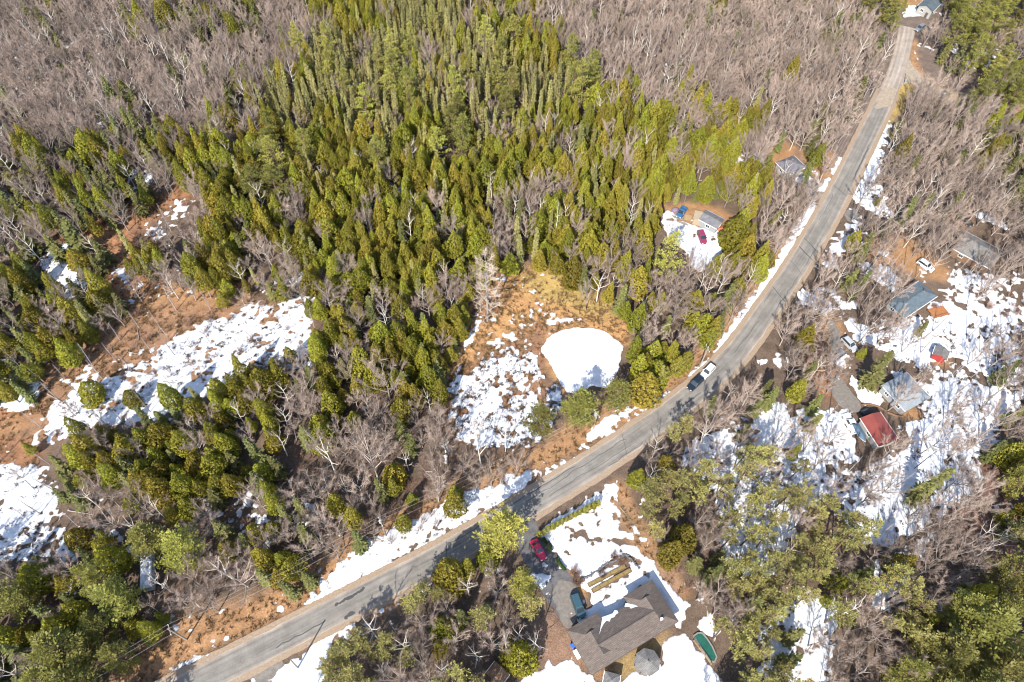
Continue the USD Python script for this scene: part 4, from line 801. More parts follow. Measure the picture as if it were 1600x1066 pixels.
for n_, t in enumerate(singles):
    kind, x, y, h, wf, lab, _, z, _, zone = t[:10]
    variants = PROTO[kind]; pth, h0 = variants[(n_ * 7 + int(abs(x) * 3)) % len(variants)]
    g = np.random.default_rng(n_ + 5)
    xf = UsdGeom.Xform.Define(stage, path_of(NAME[kind])); pr = xf.GetPrim()
    s = h / h0; ww = s ** .6 * wf
    xf.AddTranslateOp().Set(Gf.Vec3d(float(x), float(y), z)); xf.AddRotateXYZOp().Set(Gf.Vec3f(float(g.normal(0, 2.0)), float(g.normal(0, 2.0)), yaw(n_))); xf.AddScaleOp().Set(Gf.Vec3f(float(ww), float(ww), float(s)))
    tag(pr, lab, WORD[kind][2], f'{WORD[kind][1]} {zone}' if zone else None)
    pr.GetReferences().AddInternalReference(pth); pr.SetInstanceable(True)
STUFFNAME = dict(spruce='spruce_forest', cedar='cedar_forest', hemlock='hemlock_forest', bare_tree='bare_forest', birch='birch_forest', white_pine='pine_forest', old_pine='broad_pine_forest', red_pine='tufted_pine_forest', bare_sapling='sapling_growth', brush_shrub='brush_undergrowth', larch='larch_forest')
def scatter(name, protos, xs, ys, zs, sc, ry, which, label, cat):
    """a mass that nobody would count, as one PointInstancer"""
    path = path_of(name); pi = UsdGeom.PointInstancer.Define(stage, path)
    for i, pth in enumerate(protos):
        x = UsdGeom.Xform.Define(stage, f'{path}/kind_{i}'); x.GetPrim().GetReferences().AddInternalReference(pth)
        pi.CreatePrototypesRel().AddTarget(x.GetPath())
    pi.CreateProtoIndicesAttr(Vt.IntArray.FromNumpy(np.asarray(which, np.int32)))
    pi.CreatePositionsAttr(Vt.Vec3fArray.FromNumpy(np.stack([xs, ys, zs], 1).astype(np.float32)))
    pi.CreateScalesAttr(Vt.Vec3fArray.FromNumpy(np.asarray(sc, np.float32)))
    a = np.asarray(ry) / 2
    pi.CreateOrientationsAttr(Vt.QuathArray([Gf.Quath(float(math.cos(v)), 0, 0, float(math.sin(v))) for v in a]))
    return tag(pi.GetPrim(), label, cat, kind='stuff')
for kind, ts in rest.items():
    g = np.random.default_rng(99); n_ = len(ts); vs = PROTO[kind]
    wh = g.integers(0, len(vs), n_); h = np.array([t[3] for t in ts]); s = h / np.array([v[1] for v in vs])[wh]; ww = s ** .6 * np.array([t[4] for t in ts])
    scatter(STUFFNAME[kind], [v[0] for v in vs], np.array([t[1] for t in ts]), np.array([t[2] for t in ts]), np.array([t[7] for t in ts]), np.stack([ww, ww, s], 1), g.uniform(0, 6.28, n_), wh, f'mass of further {WORD[kind][1]} filling the woods among and behind the single trees', 'forest')
print('trees', len(TREES), {k: (sum(t[0] == k for t in singles), len(rest.get(k, []))) for k in WORD})

# ------------------------------------------------------------------ buildings
def frame(A, B, C, z):
    """corner A, unit vectors along A>B and square to it towards C, and the two lengths; pixels seen at height z"""
    a, b, c = at(*A, z), at(*B, z), at(*C, z)
    u = (b - a)[:2]; L = float(np.linalg.norm(u)); u = u / L
    v = np.array([-u[1], u[0]]); W = float((c - a)[:2] @ v)
    if W < 0: v = -v; W = -W
    return a[:2], u, v, L, W
def place(m, a, u, v, z=0.0):
    p, f, _ = meshkit.arrays(m)
    q = np.column_stack([a[0] + p[:, 0] * u[0] + p[:, 1] * v[0], a[1] + p[:, 0] * u[1] + p[:, 1] * v[1], p[:, 2] + z])
    if u[0] * v[1] - u[1] * v[0] < 0: f = f[:, ::-1]
    return q, f
def hip_solid(L, W, z, rise, inset, th=.16, x0=0, y0=0, along='x'):
    if along == 'x': ridge = [[x0 + inset, y0 + W / 2, z + rise], [x0 + L - inset, y0 + W / 2, z + rise]]
    else: ridge = [[x0 + L / 2, y0 + inset, z + rise], [x0 + L / 2, y0 + W - inset, z + rise]]
    return hull([[x0 + i * L, y0 + j * W, zz] for i in (0, 1) for j in (0, 1) for zz in (z - th, z)] + ridge)
def window(parent, a, u, v, x, y, z, w, h, face, name='window'):
    """framed window; face: outward axis in local coordinates, 'x-','x+','y-','y+'"""
    d = .05; fr, pn = [], None
    def bx(p0, p1, q0, q1, o0, o1):
        if face == 'y-': return box(x + p0, x + p1, y - o1, y - o0, z + q0, z + q1)
        if face == 'y+': return box(x + p0, x + p1, y + o0, y + o1, z + q0, z + q1)
        if face == 'x-': return box(x - o1, x - o0, y + p0, y + p1, z + q0, z + q1)
        return box(x + o0, x + o1, y + p0, y + p1, z + q0, z + q1)
    wn = obj(name, place(cat_(bx(-w / 2, w / 2, 0, .1, .003, .09), bx(-w / 2, w / 2, h - .1, h, .003, .09), bx(-w / 2, -w / 2 + .1, .1, h - .1, .003, .09), bx(w / 2 - .1, w / 2, .1, h - .1, .003, .09), bx(-.03, .03, .1, h - .1, .003, .07)), a, u, v), 'white_trim', parent)
    obj('pane', place(bx(-w / 2 + .1, w / 2 - .1, .1, h - .1, .003, .03), a, u, v), 'glass', wn)
def house(name, label, cat, A, B, C, eave=2.7, pitch=.42, hip=False, roof='r_grey', wall='tan_siding', over=.4, chimney=None, windows=True, ridge='x', group=None, door=True):
    a, u, v, L, W = frame(A, B, C, eave)
    t = thing(name, label, cat, group=group)
    z0 = float(min(gz(*(a + u * i * L + v * j * W)) for i in (0, 1) for j in (0, 1))) - .5
    o = over
    w_ = box(o, L - o, o, W - o, z0, eave - .17)
    half = (W if ridge == 'x' else L) / 2; rise = pitch * half
    obj('wall', place(w_, a, u, v), wall, t)
    if not hip:
        gpts = ([[i, j, eave - .165] for i in (o, L - o) for j in (o + .02, W - o - .02)] + [[i, W / 2, eave + rise - .25] for i in (o, L - o)]) if ridge == 'x' else ([[i, j, eave - .165] for i in (o + .02, L - o - .02) for j in (o, W - o)] + [[L / 2, j, eave + rise - .25] for j in (o, W - o)])
        obj('gable', place(hull(gpts), a, u, v), wall, t)
        slabs = []
        for s in (0, 1):
            if ridge == 'x': pts = [[x, y0_, zz] for x in (0, L) for (y0_, zz) in (((0 if s == 0 else W), eave), ((0 if s == 0 else W), eave - .15), (W / 2, eave + rise), (W / 2, eave + rise - .15))]
            else: pts = [[x0_, y, zz] for y in (0, W) for (x0_, zz) in (((0 if s == 0 else L), eave), ((0 if s == 0 else L), eave - .15), (L / 2, eave + rise), (L / 2, eave + rise - .15))]
            slabs.append(hull(pts))
        rf = obj('roof', place(slabs[0] + slabs[1], a, u, v), roof, t)
    else:
        rf = obj('roof', place(hip_solid(L, W, eave, rise, half * .95, along=ridge), a, u, v), roof, t)
    if ridge == 'x': obj('ridge_cap', place(box(half * .95 if hip else .0, L - (half * .95 if hip else .0), W / 2 - .12, W / 2 + .12, eave + rise - .03, eave + rise + .04), a, u, v), roof, rf)
    for s in (0, 1):
        obj('gutter', place(box(0, L, (-.1 if s == 0 else W + .005), (-.005 if s == 0 else W + .1), eave - .16, eave - .03) if ridge == 'x' else box((-.1 if s == 0 else L + .005), (-.005 if s == 0 else L + .1), 0, W, eave - .16, eave - .03), a, u, v), 'white_trim', t)
    if chimney:
        for (cx_, cy_, hh, ss) in chimney:
            ch = obj('chimney', place(box(cx_ * L - ss, cx_ * L + ss, cy_ * W - ss, cy_ * W + ss, eave, eave + rise + hh), a, u, v), 'stone', t)
            obj('chimney_cap', place(box(cx_ * L - ss - .08, cx_ * L + ss + .08, cy_ * W - ss - .08, cy_ * W + ss + .08, eave + rise + hh, eave + rise + hh + .12), a, u, v), 'dark_trim', ch)
    if windows and L > 4:
        for k in range(max(1, int(L // 4))):
            x = o + (L - 2 * o) * (k + .5) / max(1, int(L // 4))
            window(t, a, u, v, x, o, max(z0 + 1.3, eave - 1.75), 1.3, 1.15, 'y-'); window(t, a, u, v, x, W - o, eave - 1.75, 1.3, 1.15, 'y+')
        for f, x in (('x-', o), ('x+', L - o)): window(t, a, u, v, x, W * .35, eave - 1.75, 1.2, 1.15, f)
        if door:
            d = obj('door', place(box(o - .06, o - .003, W * .62, W * .62 + .95, z0 + .5, z0 + 2.5), a, u, v), 'dark_trim', t)
            obj('handle', place(box(o - .12, o - .063, W * .62 + .8, W * .62 + .86, z0 + 1.45, z0 + 1.52), a, u, v), 'metal_grey', d)
    return t, (a, u, v, L, W, eave, rise)

def ang(A, B, z=3): a, b = at(*A, z), at(*B, z); return math.atan2(*(b - a)[1::-1][:2])
MA = ang((924.5, 1055.1), (1059.9, 970.9))
shingle('r_main', (.130, .105, .090), MA); shingle('r_brown', (.24, .145, .09), ang((758.5, 1052), (773, 1033))); shingle('r_grey', (.16, .16, .172), .4); shingle('r_bluegrey', (.105, .135, .16), ang((1386, 472), (1436, 439)))
shingle('r_weathered', (.17, .163, .155), .7); shingle('r_purple', (.155, .148, .168), .9); shingle('r_slate', (.095, .12, .14), .3); shingle('r_palegrey', (.25, .275, .30), .8, .1)

# the brown roofed house: a hipped block with two front wings whose hips end in small gables
EV, PT = 2.9, .46
a, u, v, L, W = frame((924.5, 1055.1), (1059.9, 970.9), (884.9, 985.8), EV)
house_t = thing('bungalow', 'large brown shingled bungalow with two hipped wings and snow in its roof valley', 'house')
REC = 1.7; Wm = W - REC; w1 = .36 * L; w2 = .34 * L; o = .5
z0 = -.6
body = m3.Manifold.batch_boolean([m3.Manifold.cube([L - 2 * o, Wm - 2 * o, EV - .17 - z0]).translate([o, o, z0]), m3.Manifold.cube([w1 - 2 * o, W - 2 * o, EV - .17 - z0]).translate([o, o, z0]), m3.Manifold.cube([w2 - 2 * o, W - 2 * o, EV - .17 - z0]).translate([L - w2 + o, o, z0])], m3.OpType.Add)
obj('wall', place(body, a, u, v), 'tan_siding', house_t)
main_rise = PT * Wm / 2
solids = [hip_solid(L, Wm, EV, main_rise, Wm / 2)]
gab = []
for x0, ww in ((0.0, w1), (L - w2, w2)):
    rise = PT * ww / 2; y0 = Wm * .25
    solids.append(hull([[x0 + i * ww, y0 + j * (W - y0), zz] for i in (0, 1) for j in (0, 1) for zz in (EV - .16, EV)] + [[x0 + ww / 2, y0, EV + rise], [x0 + ww / 2, W - ww / 2, EV + rise]]))
    yg = W - ww / 2; g0, g1 = yg - 1.0, yg + 1.15; gh = 1.15 * PT; gw = gh / PT
    solids.append(hull([[x0 + ww / 2, g, EV + rise + .003] for g in (g0, g1)] + [[x0 + ww / 2 + s * (gw + .02), g, EV + rise - gh] for g in (g0, g1) for s in (-1, 1)]))
    gab.append((x0 + ww / 2, g1, EV + rise, gh, gw))
roof_m = m3.Manifold.batch_boolean(solids, m3.OpType.Add)
rf = obj('roof', place(roof_m, a, u, v), 'r_main', house_t)
for x, y, zt, gh, gw in gab:
    obj('gable_vent', place(hull([[x, yy, zt - .12] for yy in (y + .004, y + .05)] + [[x + s * (gw - .3), yy, zt - gh + .05] for s in (-1, 1) for yy in (y + .004, y + .05)]), a, u, v), 'dark_trim', rf)
obj('ridge_cap', place(box(Wm / 2, L - Wm / 2, Wm / 2 - .12, Wm / 2 + .12, EV + main_rise - .02, EV + main_rise + .05), a, u, v), 'r_main', rf)
gut = [box(0, L, -.1, -.005, EV - .16, EV - .04), box(-.1, -.005, 0, W, EV - .16, EV - .04), box(L + .005, L + .1, 0, W, EV - .16, EV - .04), box(0, w1, W + .005, W + .1, EV - .16, EV - .04), box(L - w2, L, W + .005, W + .1, EV - .16, EV - .04), box(w1 + .01, L - w2 - .01, Wm + .005, Wm + .1, EV - .16, EV - .04)]
for g in gut: obj('gutter', place(g, a, u, v), 'dark_trim', house_t)
for k in range(6): window(house_t, a, u, v, o + (L - 2 * o) * (k + .5) / 6, o, .9, 1.6, 1.3, 'y-')
for k in range(2): window(house_t, a, u, v, L - w2 + w2 * (k + .5) / 2, W - o, .9, 1.4, 1.2, 'y+')
window(house_t, a, u, v, L - o, W * .3, .9, 1.4, 1.2, 'x+'); window(house_t, a, u, v, L - o, W * .7, .9, 1.4, 1.2, 'x+'); window(house_t, a, u, v, o, W * .4, .9, 1.2, 1.2, 'x-')
gd = obj('garage_door', place(box(w1 * .2, w1 * .8, W - o + .004, W - o + .07, 0, 2.2), a, u, v), 'white_trim', house_t)
for k in range(1, 4): obj('panel_rail', place(box(w1 * .2, w1 * .8, W - o + .073, W - o + .09, k * .55 - .02, k * .55 + .02), a, u, v), 'grey_siding', gd)
fd = obj('door', place(box(L * .5 - .5, L * .5 + .5, Wm - o + .004, Wm - o + .07, 0, 2.05), a, u, v), 'dark_trim', house_t)
obj('handle', place(box(L * .5 + .3, L * .5 + .37, Wm - o + .073, Wm - o + .13, 1.0, 1.08), a, u, v), 'metal_grey', fd)
def roof_point(px, py, plane):
    z = EV
    for _ in range(30):
        p = at(px, py, z); d = p[:2] - a; z = .5 * z + .5 * plane(d @ u, d @ v)
    return d @ u, d @ v
front_plane = lambda x, y: EV + PT * (Wm - y)
from shapely.geometry import Polygon
def roof_snow(pxs, label):
    pts = [roof_point(870 + float(w.split(',')[0]) / 6.057, 890 + float(w.split(',')[1]) / 6.057, front_plane) for w in pxs.split()]
    pg = Polygon(pts).buffer(0)
    m = trimesh.creation.extrude_polygon(max(getattr(pg, 'geoms', [pg]), key=lambda g: g.area), .09, engine='earcut')
    vv = np.array(m.vertices); vv[:, 2] += front_plane(vv[:, 0], vv[:, 1]) + .02
    tag(obj('roof_snow', place((vv, np.array(m.faces)), a, u, v), 'roof_snow'), label, 'snow', kind='stuff')
roof_snow("383,462 388,640 404,610 420,560 440,520 470,485 500,492 512,462 545,450 560,425 582,412 575,390 545,385 530,415 490,430 440,448", 'melting snow strip in the roof valley of the brown roofed bungalow')
roof_snow("650,318 700,322 770,350 740,356 700,370 690,356 640,352", 'small snow patch high in the other roof valley of the bungalow')
def on_roof(px, py, plane): x, y = roof_point(px, py, plane); return a + u * x + v * y, plane(x, y)
back_plane = lambda x, y: EV + PT * y
pc, pz = on_roof(870 + 985 / 6.057, 890 + 475 / 6.057, back_plane)
vt = obj('roof_vent', cat_(trimesh.creation.cylinder(.16, .9, sections=10).apply_translation([pc[0], pc[1], pz + .35]), trimesh.creation.cylinder(.30, .12, sections=10).apply_translation([pc[0], pc[1], pz + .86])), 'white_trim', house_t)
for q_ in ((840, 640), (560, 760)):
    pc, pz = on_roof(870 + q_[0] / 6.057, 890 + q_[1] / 6.057, back_plane); obj('vent_pipe', trimesh.creation.cylinder(.07, .5, sections=8).apply_translation([pc[0], pc[1], pz + .2]), 'dark_trim', house_t)

house('garden_shed', 'small brown roofed shed between pines at the lower edge', 'shed', (758.5, 1052), (773, 1033), (778.5, 1078), 2.4, .45, False, 'r_brown', 'brown_wood')
house('back_porch', 'small grey roofed porch hut below the brown roofed bungalow', 'shed', (941, 1072), (945, 1048), (969, 1061), 2.3, .35, True, 'r_weathered', 'brown_wood', windows=False)
house('garage', 'red metal roofed garage with its gable to the driveway', 'garage', (1343.7, 653.2), (1373, 698), (1376.6, 645.2), 2.8, .22, False, 'metal_roof_red', 'white_siding')
house('grey_house', 'pale grey roofed house with snow dusting beside the red roofed garage', 'house', (1377, 602), (1415, 643), (1421, 586), 2.8, .34, True, 'r_palegrey', 'grey_siding', chimney=[(.35, .3, .5, .3)])
house('red_shed', 'little red fronted shed alone on the snow', 'shed', (1457, 553), (1462, 540), (1483, 554), 2.2, .5, False, 'r_weathered', 'red_paint', over=.3, windows=False)
house('slate_house', 'blue grey hip roofed house beside an orange deck', 'house', (1386, 472), (1436, 439), (1428, 488), 2.9, .36, True, 'r_bluegrey', 'white_siding', chimney=[(.78, .55, .4, .25)])
house('weathered_house', 'long weathered grey roofed house behind bare trees at the right', 'house', (1488, 388), (1548, 421), (1514, 364), 2.9, .40, False, 'r_weathered', 'brown_wood')
house('cottage', 'dark grey roofed cottage left of the upper road', 'house', (1212, 254), (1231, 272), (1233, 236), 2.8, .38, True, 'r_purple', 'white_siding', chimney=[(.4, .6, .4, .25)])
house('white_shed', 'tiny white roofed shed beside the dark grey cottage', 'shed', (1175, 250), (1178, 241), (1189, 250), 2.2, .15, False, 'trailer_white', 'white_siding', over=.2, windows=False)
t_i, _ = house('cabin', 'grey roofed cabin in a cluttered snowy yard', 'house', (1104, 328), (1133, 343), (1090, 342), 2.7, .30, False, 'r_grey', 'grey_siding')
house('top_house', 'dark blue grey roofed house at the upper end of the road', 'house', (1434, 9), (1447, -4), (1457, 20), 3.2, .45, False, 'r_slate', 'white_siding')
house('red_roof_shed', 'red roofed hut cut by the right edge of the photograph', 'shed', (1591, 224), (1600, 230), (1597, 214), 2.3, .4, False, 'metal_roof_red', 'brown_wood', windows=False)
# flat tan lean-to of the cabin
a2, u2, v2, L2, W2 = frame((1083, 342), (1098, 345.5), (1090, 329), 2.4)
lt = thing('lean_to', 'flat tan lean-to roof attached beside the grey cabin', 'shed')
obj('wall', place(box(.2, L2 - .2, .2, W2 - .2, -.3, 2.25), a2, u2, v2), 'tan_siding', lt); obj('roof', place(box(0, L2, 0, W2, 2.25, 2.4), a2, u2, v2), 'tan_siding', lt)

# long white trailer with snow on its roof
a2, u2, v2, L2, W2 = frame((219.5, 921), (219.7, 858.6), (236, 920), 2.7)
tr = thing('house_trailer', 'long narrow white trailer with snow on its roof under pines', 'trailer')
obj('body', place(box(0, L2, 0, W2, .45, 2.6), a2, u2, v2), 'trailer_white', tr)
obj('roof', place(hull([[i, j, 2.605] for i in (-.1, L2 + .1) for j in (-.12, W2 + .12)] + [[i, W2 / 2, 2.85] for i in (-.1, L2 + .1)] + [[i, j, 2.68] for i in (-.1, L2 + .1) for j in (-.12, W2 + .12)]), a2, u2, v2), 'metal_grey', tr)
for k in range(4): window(tr, a2, u2, v2, L2 * (k + .6) / 4.4, W2, 1.4, 1.0, .8, 'y+')
obj('door', place(box(L2 * .33, L2 * .33 + .8, W2 + .004, W2 + .05, .5, 2.3), a2, u2, v2), 'grey_siding', tr)
for k in (.3, .36): obj('wheel', place(trimesh.creation.cylinder(.35, .2, sections=14).apply_transform(trimesh.transformations.rotation_matrix(np.pi / 2, [1, 0, 0])).apply_translation([L2 * k, W2 - .12, .3]), a2, u2, v2), 'rubber', tr)
gxx = np.linspace(0, L2, 60); gyy = np.linspace(.05, W2 - .05, 16); A_, B_ = np.meshgrid(gxx, gyy, indexing='ij')
f_ = (meshkit.fbm(pts3(A_, B_, .9), 3, 71) - .43) * 2 + .10 * (A_ > L2 * .12)
m = cut_sheet(gxx, gyy, f_, lambda X, Y, F: 2.86 - np.abs(Y - W2 / 2) / (W2 / 2) * .14 + .02 + np.minimum(F * .3, .12))
tag(obj('trailer_snow', place(m, a2, u2, v2), 'roof_snow', smooth=True), 'patchy snow lying on the long white trailer', 'snow', kind='stuff')

# gazebo
gc = at(1012, 1034, 2.6); gz0 = 0
gt = thing('gazebo', 'eight sided grey roofed gazebo behind the brown roofed bungalow', 'gazebo', (gc[0], gc[1], 0))
oct_ = [[2.5 * math.cos(k * math.pi / 4 + .2), 2.5 * math.sin(k * math.pi / 4 + .2)] for k in range(8)]
obj('roof', hull([[x, y, zz] for x, y in oct_ for zz in (2.45, 2.6)] + [[0, 0, 3.5]]), 'r_weathered', gt)
for x, y in oct_: obj('post', box(x * .9 - .07, x * .9 + .07, y * .9 - .07, y * .9 + .07, .2, 2.448), 'brown_wood', gt)
obj('floor', hull([[x * .96, y * .96, zz] for x, y in oct_ for zz in (-.2, .198)]), 'grey_wood', gt)
obj('finial', trimesh.creation.icosphere(1, .14).apply_translation([0, 0, 3.58]), 'dark_trim', gt)

# orange deck
a2, u2, v2, L2, W2 = frame((1450, 484), (1474, 478), (1458, 498), .7)
dk = thing('deck', 'orange stained wooden deck by the blue grey roofed house', 'deck')
nb = int(W2 / .30)
for k in range(nb): obj('plank', place(box(0, L2, k * W2 / nb, (k + 1) * W2 / nb - .03, .62, .70), a2, u2, v2), 'orange_wood', dk)
for x in (0, L2 / 2, L2 - .1):
    for y in (0, W2 - .1): obj('post', place(box(x, x + .1, y, y + .1, -.3, .618), a2, u2, v2), 'brown_wood', dk)
for sfx in (0, 1): obj('railing', place(cat_(box(0, L2, -.06 if not sfx else W2 + .01, -.01 if not sfx else W2 + .06, 1.5, 1.58), *[box(x, x + .06, -.06 if not sfx else W2 + .01, -.01 if not sfx else W2 + .06, .6, 1.5) for x in np.linspace(0, L2 - .06, 9)]), a2, u2, v2), 'orange_wood', dk)
a2, u2, v2, L2, W2 = frame((1069, 343), (1080, 345), (1072, 335), .3)
dk = thing('wooden_platform', 'new yellow wooden platform in front of the cluttered cabin yard', 'platform')
for k in range(10): obj('plank', place(box(0, L2, k * W2 / 10, (k + 1) * W2 / 10 - .04, .22, .30), a2, u2, v2), 'cut_wood', dk)
for x in (.05, L2 - .15): obj('beam', place(box(x, x + .1, 0, W2, -.1, .217), a2, u2, v2), 'brown_wood', dk)

# ------------------------------------------------------------------ vehicles
def car(name, label, cat, nose, tail, paint, kind='sedan', L=None, zc=.6, group=None):
    n_, t_ = at(*nose, zc), at(*tail, zc); d = (n_ - t_)[:2]; c = (n_ + t_)[:2] / 2
    L = L or dict(sedan=4.7, suv=4.7, pickup=5.5, van=5.0)[kind]; W_ = dict(sedan=1.8, suv=1.9, pickup=1.98, van=1.95)[kind]; Hh = dict(sedan=1.45, suv=1.72, pickup=1.85, van=1.75)[kind]
    z = float(gz(c[0], c[1])); rdz = float(road_distance(np.array([c[0]]), np.array([c[1]]))[0])
    z = .04 if rdz < HALF else z + .03
    t = thing(name, label, cat, (c[0], c[1], z), math.atan2(d[1], d[0]), group)
    h = L / 2; w = W_ / 2; belt = .92 if kind == 'sedan' else 1.05
    lower = hull([[x, s * y, zz] for s in (-1, 1) for (x, y, zz) in ((-h, w * .86, .35), (-h, w * .82, belt - .08), (-h + .25, w, .30), (-h + .2, w * .97, belt), (h - .3, w, .30), (h, w * .8, .38), (h, w * .72, .62), (h - .15, w * .8, belt - .22), (h * .30, w * .95, belt))])
    for sx_ in (h - .85, -h + .85):
        lower = lower - m3.Manifold.cylinder(W_ + .4, .40, .40, 18).rotate([90, 0, 0]).translate([sx_, (W_ + .4) / 2, .34]) + m3.Manifold.cylinder(W_ - .55, .405, .405, 12).rotate([90, 0, 0]).translate([sx_, (W_ - .55) / 2, .36])
    c0, c1, r0, r1 = dict(sedan=(-h * .72, h * .36, -h * .42, h * .02), suv=(-h * .94, h * .42, -h * .80, h * .12), pickup=(-h * .20, h * .45, -h * .14, h * .20), van=(-h * .96, h * .60, -h * .86, h * .22))[kind]
    if kind == 'pickup':
        lower = lower - m3.Manifold.cube([h * .76, W_ - .34, .8]).translate([-h + .12, -w + .17, .62])
    obj('body', lower, paint, t, smooth=35)
    wi, wo = w * .74, w * .90
    cab = hull([[c0, s * wo, belt - .03] for s in (-1, 1)] + [[c1, s * wo, belt - .03] for s in (-1, 1)] + [[r0, s * wi, Hh - .05] for s in (-1, 1)] + [[r1, s * wi, Hh - .05] for s in (-1, 1)])
    obj('window_band', cab, 'car_glass', t)
    obj('roof', hull([[r0 - .06, s * (wi + .02), Hh - .07] for s in (-1, 1)] + [[r1 + .05, s * (wi + .02), Hh - .07] for s in (-1, 1)] + [[r0 + .05, s * (wi - .12), Hh] for s in (-1, 1)] + [[r1 - .08, s * (wi - .12), Hh] for s in (-1, 1)]), paint, t)
    for xs in ((c0, r0), (c1, r1)):
        for s in (-1, 1): obj('pillar', tubes([[xs[0], s * (wo + .005), belt - .02]], [[xs[1], s * (wi + .01), Hh - .06]], .055, .045, 6), paint, t)
    for sx_ in (h - .85, -h + .85):
        for s in (-1, 1):
            tm = trimesh.creation.cylinder(.335, .22, sections=18).apply_transform(trimesh.transformations.rotation_matrix(np.pi / 2, [1, 0, 0])).apply_translation([sx_, s * (w - .13), .335])
            wl = obj('wheel', tm, 'rubber', t); obj('rim', trimesh.creation.cylinder(.2, .02, sections=12).apply_transform(trimesh.transformations.rotation_matrix(np.pi / 2, [1, 0, 0])).apply_translation([sx_, s * (w - .008), .335]), 'rim', wl)
    for s in (-1, 1):
        obj('headlight', box(h - .14, h + .015, s * w * .60 - .17, s * w * .60 + .17, .58, .72), 'lamp_clear', t)
        obj('tail_light', box(-h - .015, -h + .1, s * w * .68 - .12, s * w * .68 + .12, .66, .84), 'lamp_red', t)
        obj('mirror', box(c1 - .35, c1 - .17, s * (wo + .02) if s > 0 else -(wo + .22), s * (wo + .22) if s > 0 else -(wo + .02), belt, belt + .15), paint, t)
    obj('bumper', box(h - .05, h + .06, -w * .7, w * .7, .34, .52), 'dark_trim', t); obj('bumper', box(-h - .06, -h + .05, -w * .8, w * .8, .36, .54), 'dark_trim', t)
    return t
car('parked_car', 'white car on the road behind a dark blue pickup', 'car', (1096.6, 590.2), (1114.4, 571.2), 'car_white', 'suv')
car('pickup_truck', 'dark blue pickup leading a white car on the road', 'pickup', (1077.6, 607.3), (1095, 591.2), 'car_navy', 'suv', 4.9)
car('parked_car', 'bright red car parked on the dark tarmac driveway', 'car', (848.5, 872), (834.5, 846.7), 'car_red', 'sedan')
car('parked_van', 'dark teal van by the garage end of the bungalow', 'van', (909.2, 963), (897.5, 931), 'car_teal', 'van')
car('parked_car', 'silver car below the orange gravel drive', 'car', (1335.4, 546.5), (1319.5, 530), 'car_silver', 'suv')
car('parked_car', 'dark windowed grey car half ringed by snow at the end of the gravel drive', 'car', (1300, 562), (1315.5, 551), 'car_grey', 'suv')
car('parked_car', 'maroon car alone on the snowy cottage yard', 'car', (1100.3, 379.5), (1093.5, 362.5), 'car_maroon', 'suv')
car('pickup_truck', 'blue pickup among the clutter by the grey cabin', 'pickup', (1061, 338), (1069, 326), 'car_blue', 'pickup', 4.6)
car('parked_car', 'dark grey car below the house at the top of the road', 'car', (1430, 48.5), (1444.5, 40), 'car_grey', 'suv')
car('parked_car', 'black car on orange litter in the bare woods', 'car', (1516, 351), (1502, 338.5), 'car_black', 'suv')
car('parked_car', 'white car near the orange bank by the blue grey roofed house', 'car', (1455, 421), (1438, 409.5), 'car_white', 'suv')
car('pickup_truck', 'white pickup parked against the side of the red roofed garage', 'pickup', (1322, 650), (1335.5, 674), 'car_white', 'pickup')

# boat on a trailer beside the garage, under a blue cover
bc = at(1343, 677, .8); hd = ang((1336, 664), (1350, 690), .8)
bt = thing('boat', 'boat with a blue cover on its trailer beside the red roofed garage', 'boat', (bc[0], bc[1], float(gz(bc[0], bc[1]))), hd)
obj('hull', hull([[-2.4, s * .85, 1.1] for s in (-1, 1)] + [[-2.4, s * .6, .5] for s in (-1, 1)] + [[1.0, s * .95, 1.15] for s in (-1, 1)] + [[2.6, 0, 1.25], [1.8, 0, .55]]), 'plastic_white', bt)
obj('cover', hull([[-2.35, s * .86, 1.16] for s in (-1, 1)] + [[1.0, s * .96, 1.2] for s in (-1, 1)] + [[2.5, 0, 1.3], [-1.6, 0, 1.55], [.3, 0, 1.62]]), 'tarp_blue', bt)
obj('trailer_frame', cat_(box(-2.2, 3.2, -.06, .06, .38, .48), box(-1.2, -1.0, -.95, .95, .3, .42)), 'metal_grey', bt)
for s in (-1, 1): obj('wheel', trimesh.creation.cylinder(.3, .18, sections=14).apply_transform(trimesh.transformations.rotation_matrix(np.pi / 2, [1, 0, 0])).apply_translation([-1.1, s * 1.06, .3]), 'rubber', bt)
def covered_heap(name, label, cat, px, r, h, mat, squash=1.0, rot=0):
    p = at(*px, h * .5); m = trimesh.creation.icosphere(3, 1.0); vv = np.array(m.vertices)
    vv *= 1 + .35 * (meshkit.fbm(vv * 1.7 + px[0], 3, 5)[:, None] - .5); vv[:, 0] *= r; vv[:, 1] *= r * squash; vv[:, 2] = np.maximum(vv[:, 2], -.25) * h
    c_, s_ = math.cos(rot), math.sin(rot); x, y = vv[:, 0] * c_ - vv[:, 1] * s_, vv[:, 0] * s_ + vv[:, 1] * c_
    return tag(obj(name, (np.column_stack([x + p[0], y + p[1], vv[:, 2] + float(gz(p[0], p[1]))]), np.array(m.faces)), mat, smooth=50), label, cat)
covered_heap('covered_load', 'black tarpaulin covered load in front of the red roofed garage', 'tarpaulin', (1353, 643), 1.3, 1.1, 'tarp_dark', .8, .4)
covered_heap('covered_load', 'teal tarpaulin heap in the pines above the brown shed', 'tarpaulin', (775, 1010), .9, .9, 'tarp_green', .7, 1.2)
covered_heap('junk_heap', 'purple grey heap of covered goods behind the blue pickup', 'heap', (1056, 327), 1.2, 1.0, 'junk_purple', .8)
covered_heap('junk_heap', 'orange heap of goods at the end of the grey cabin', 'heap', (1128, 357), 1.5, .9, 'junk_orange', .7)
covered_heap('junk_heap', 'small red heap against the front of the grey cabin', 'heap', (1117, 352), .9, .7, 'red_paint', .6)
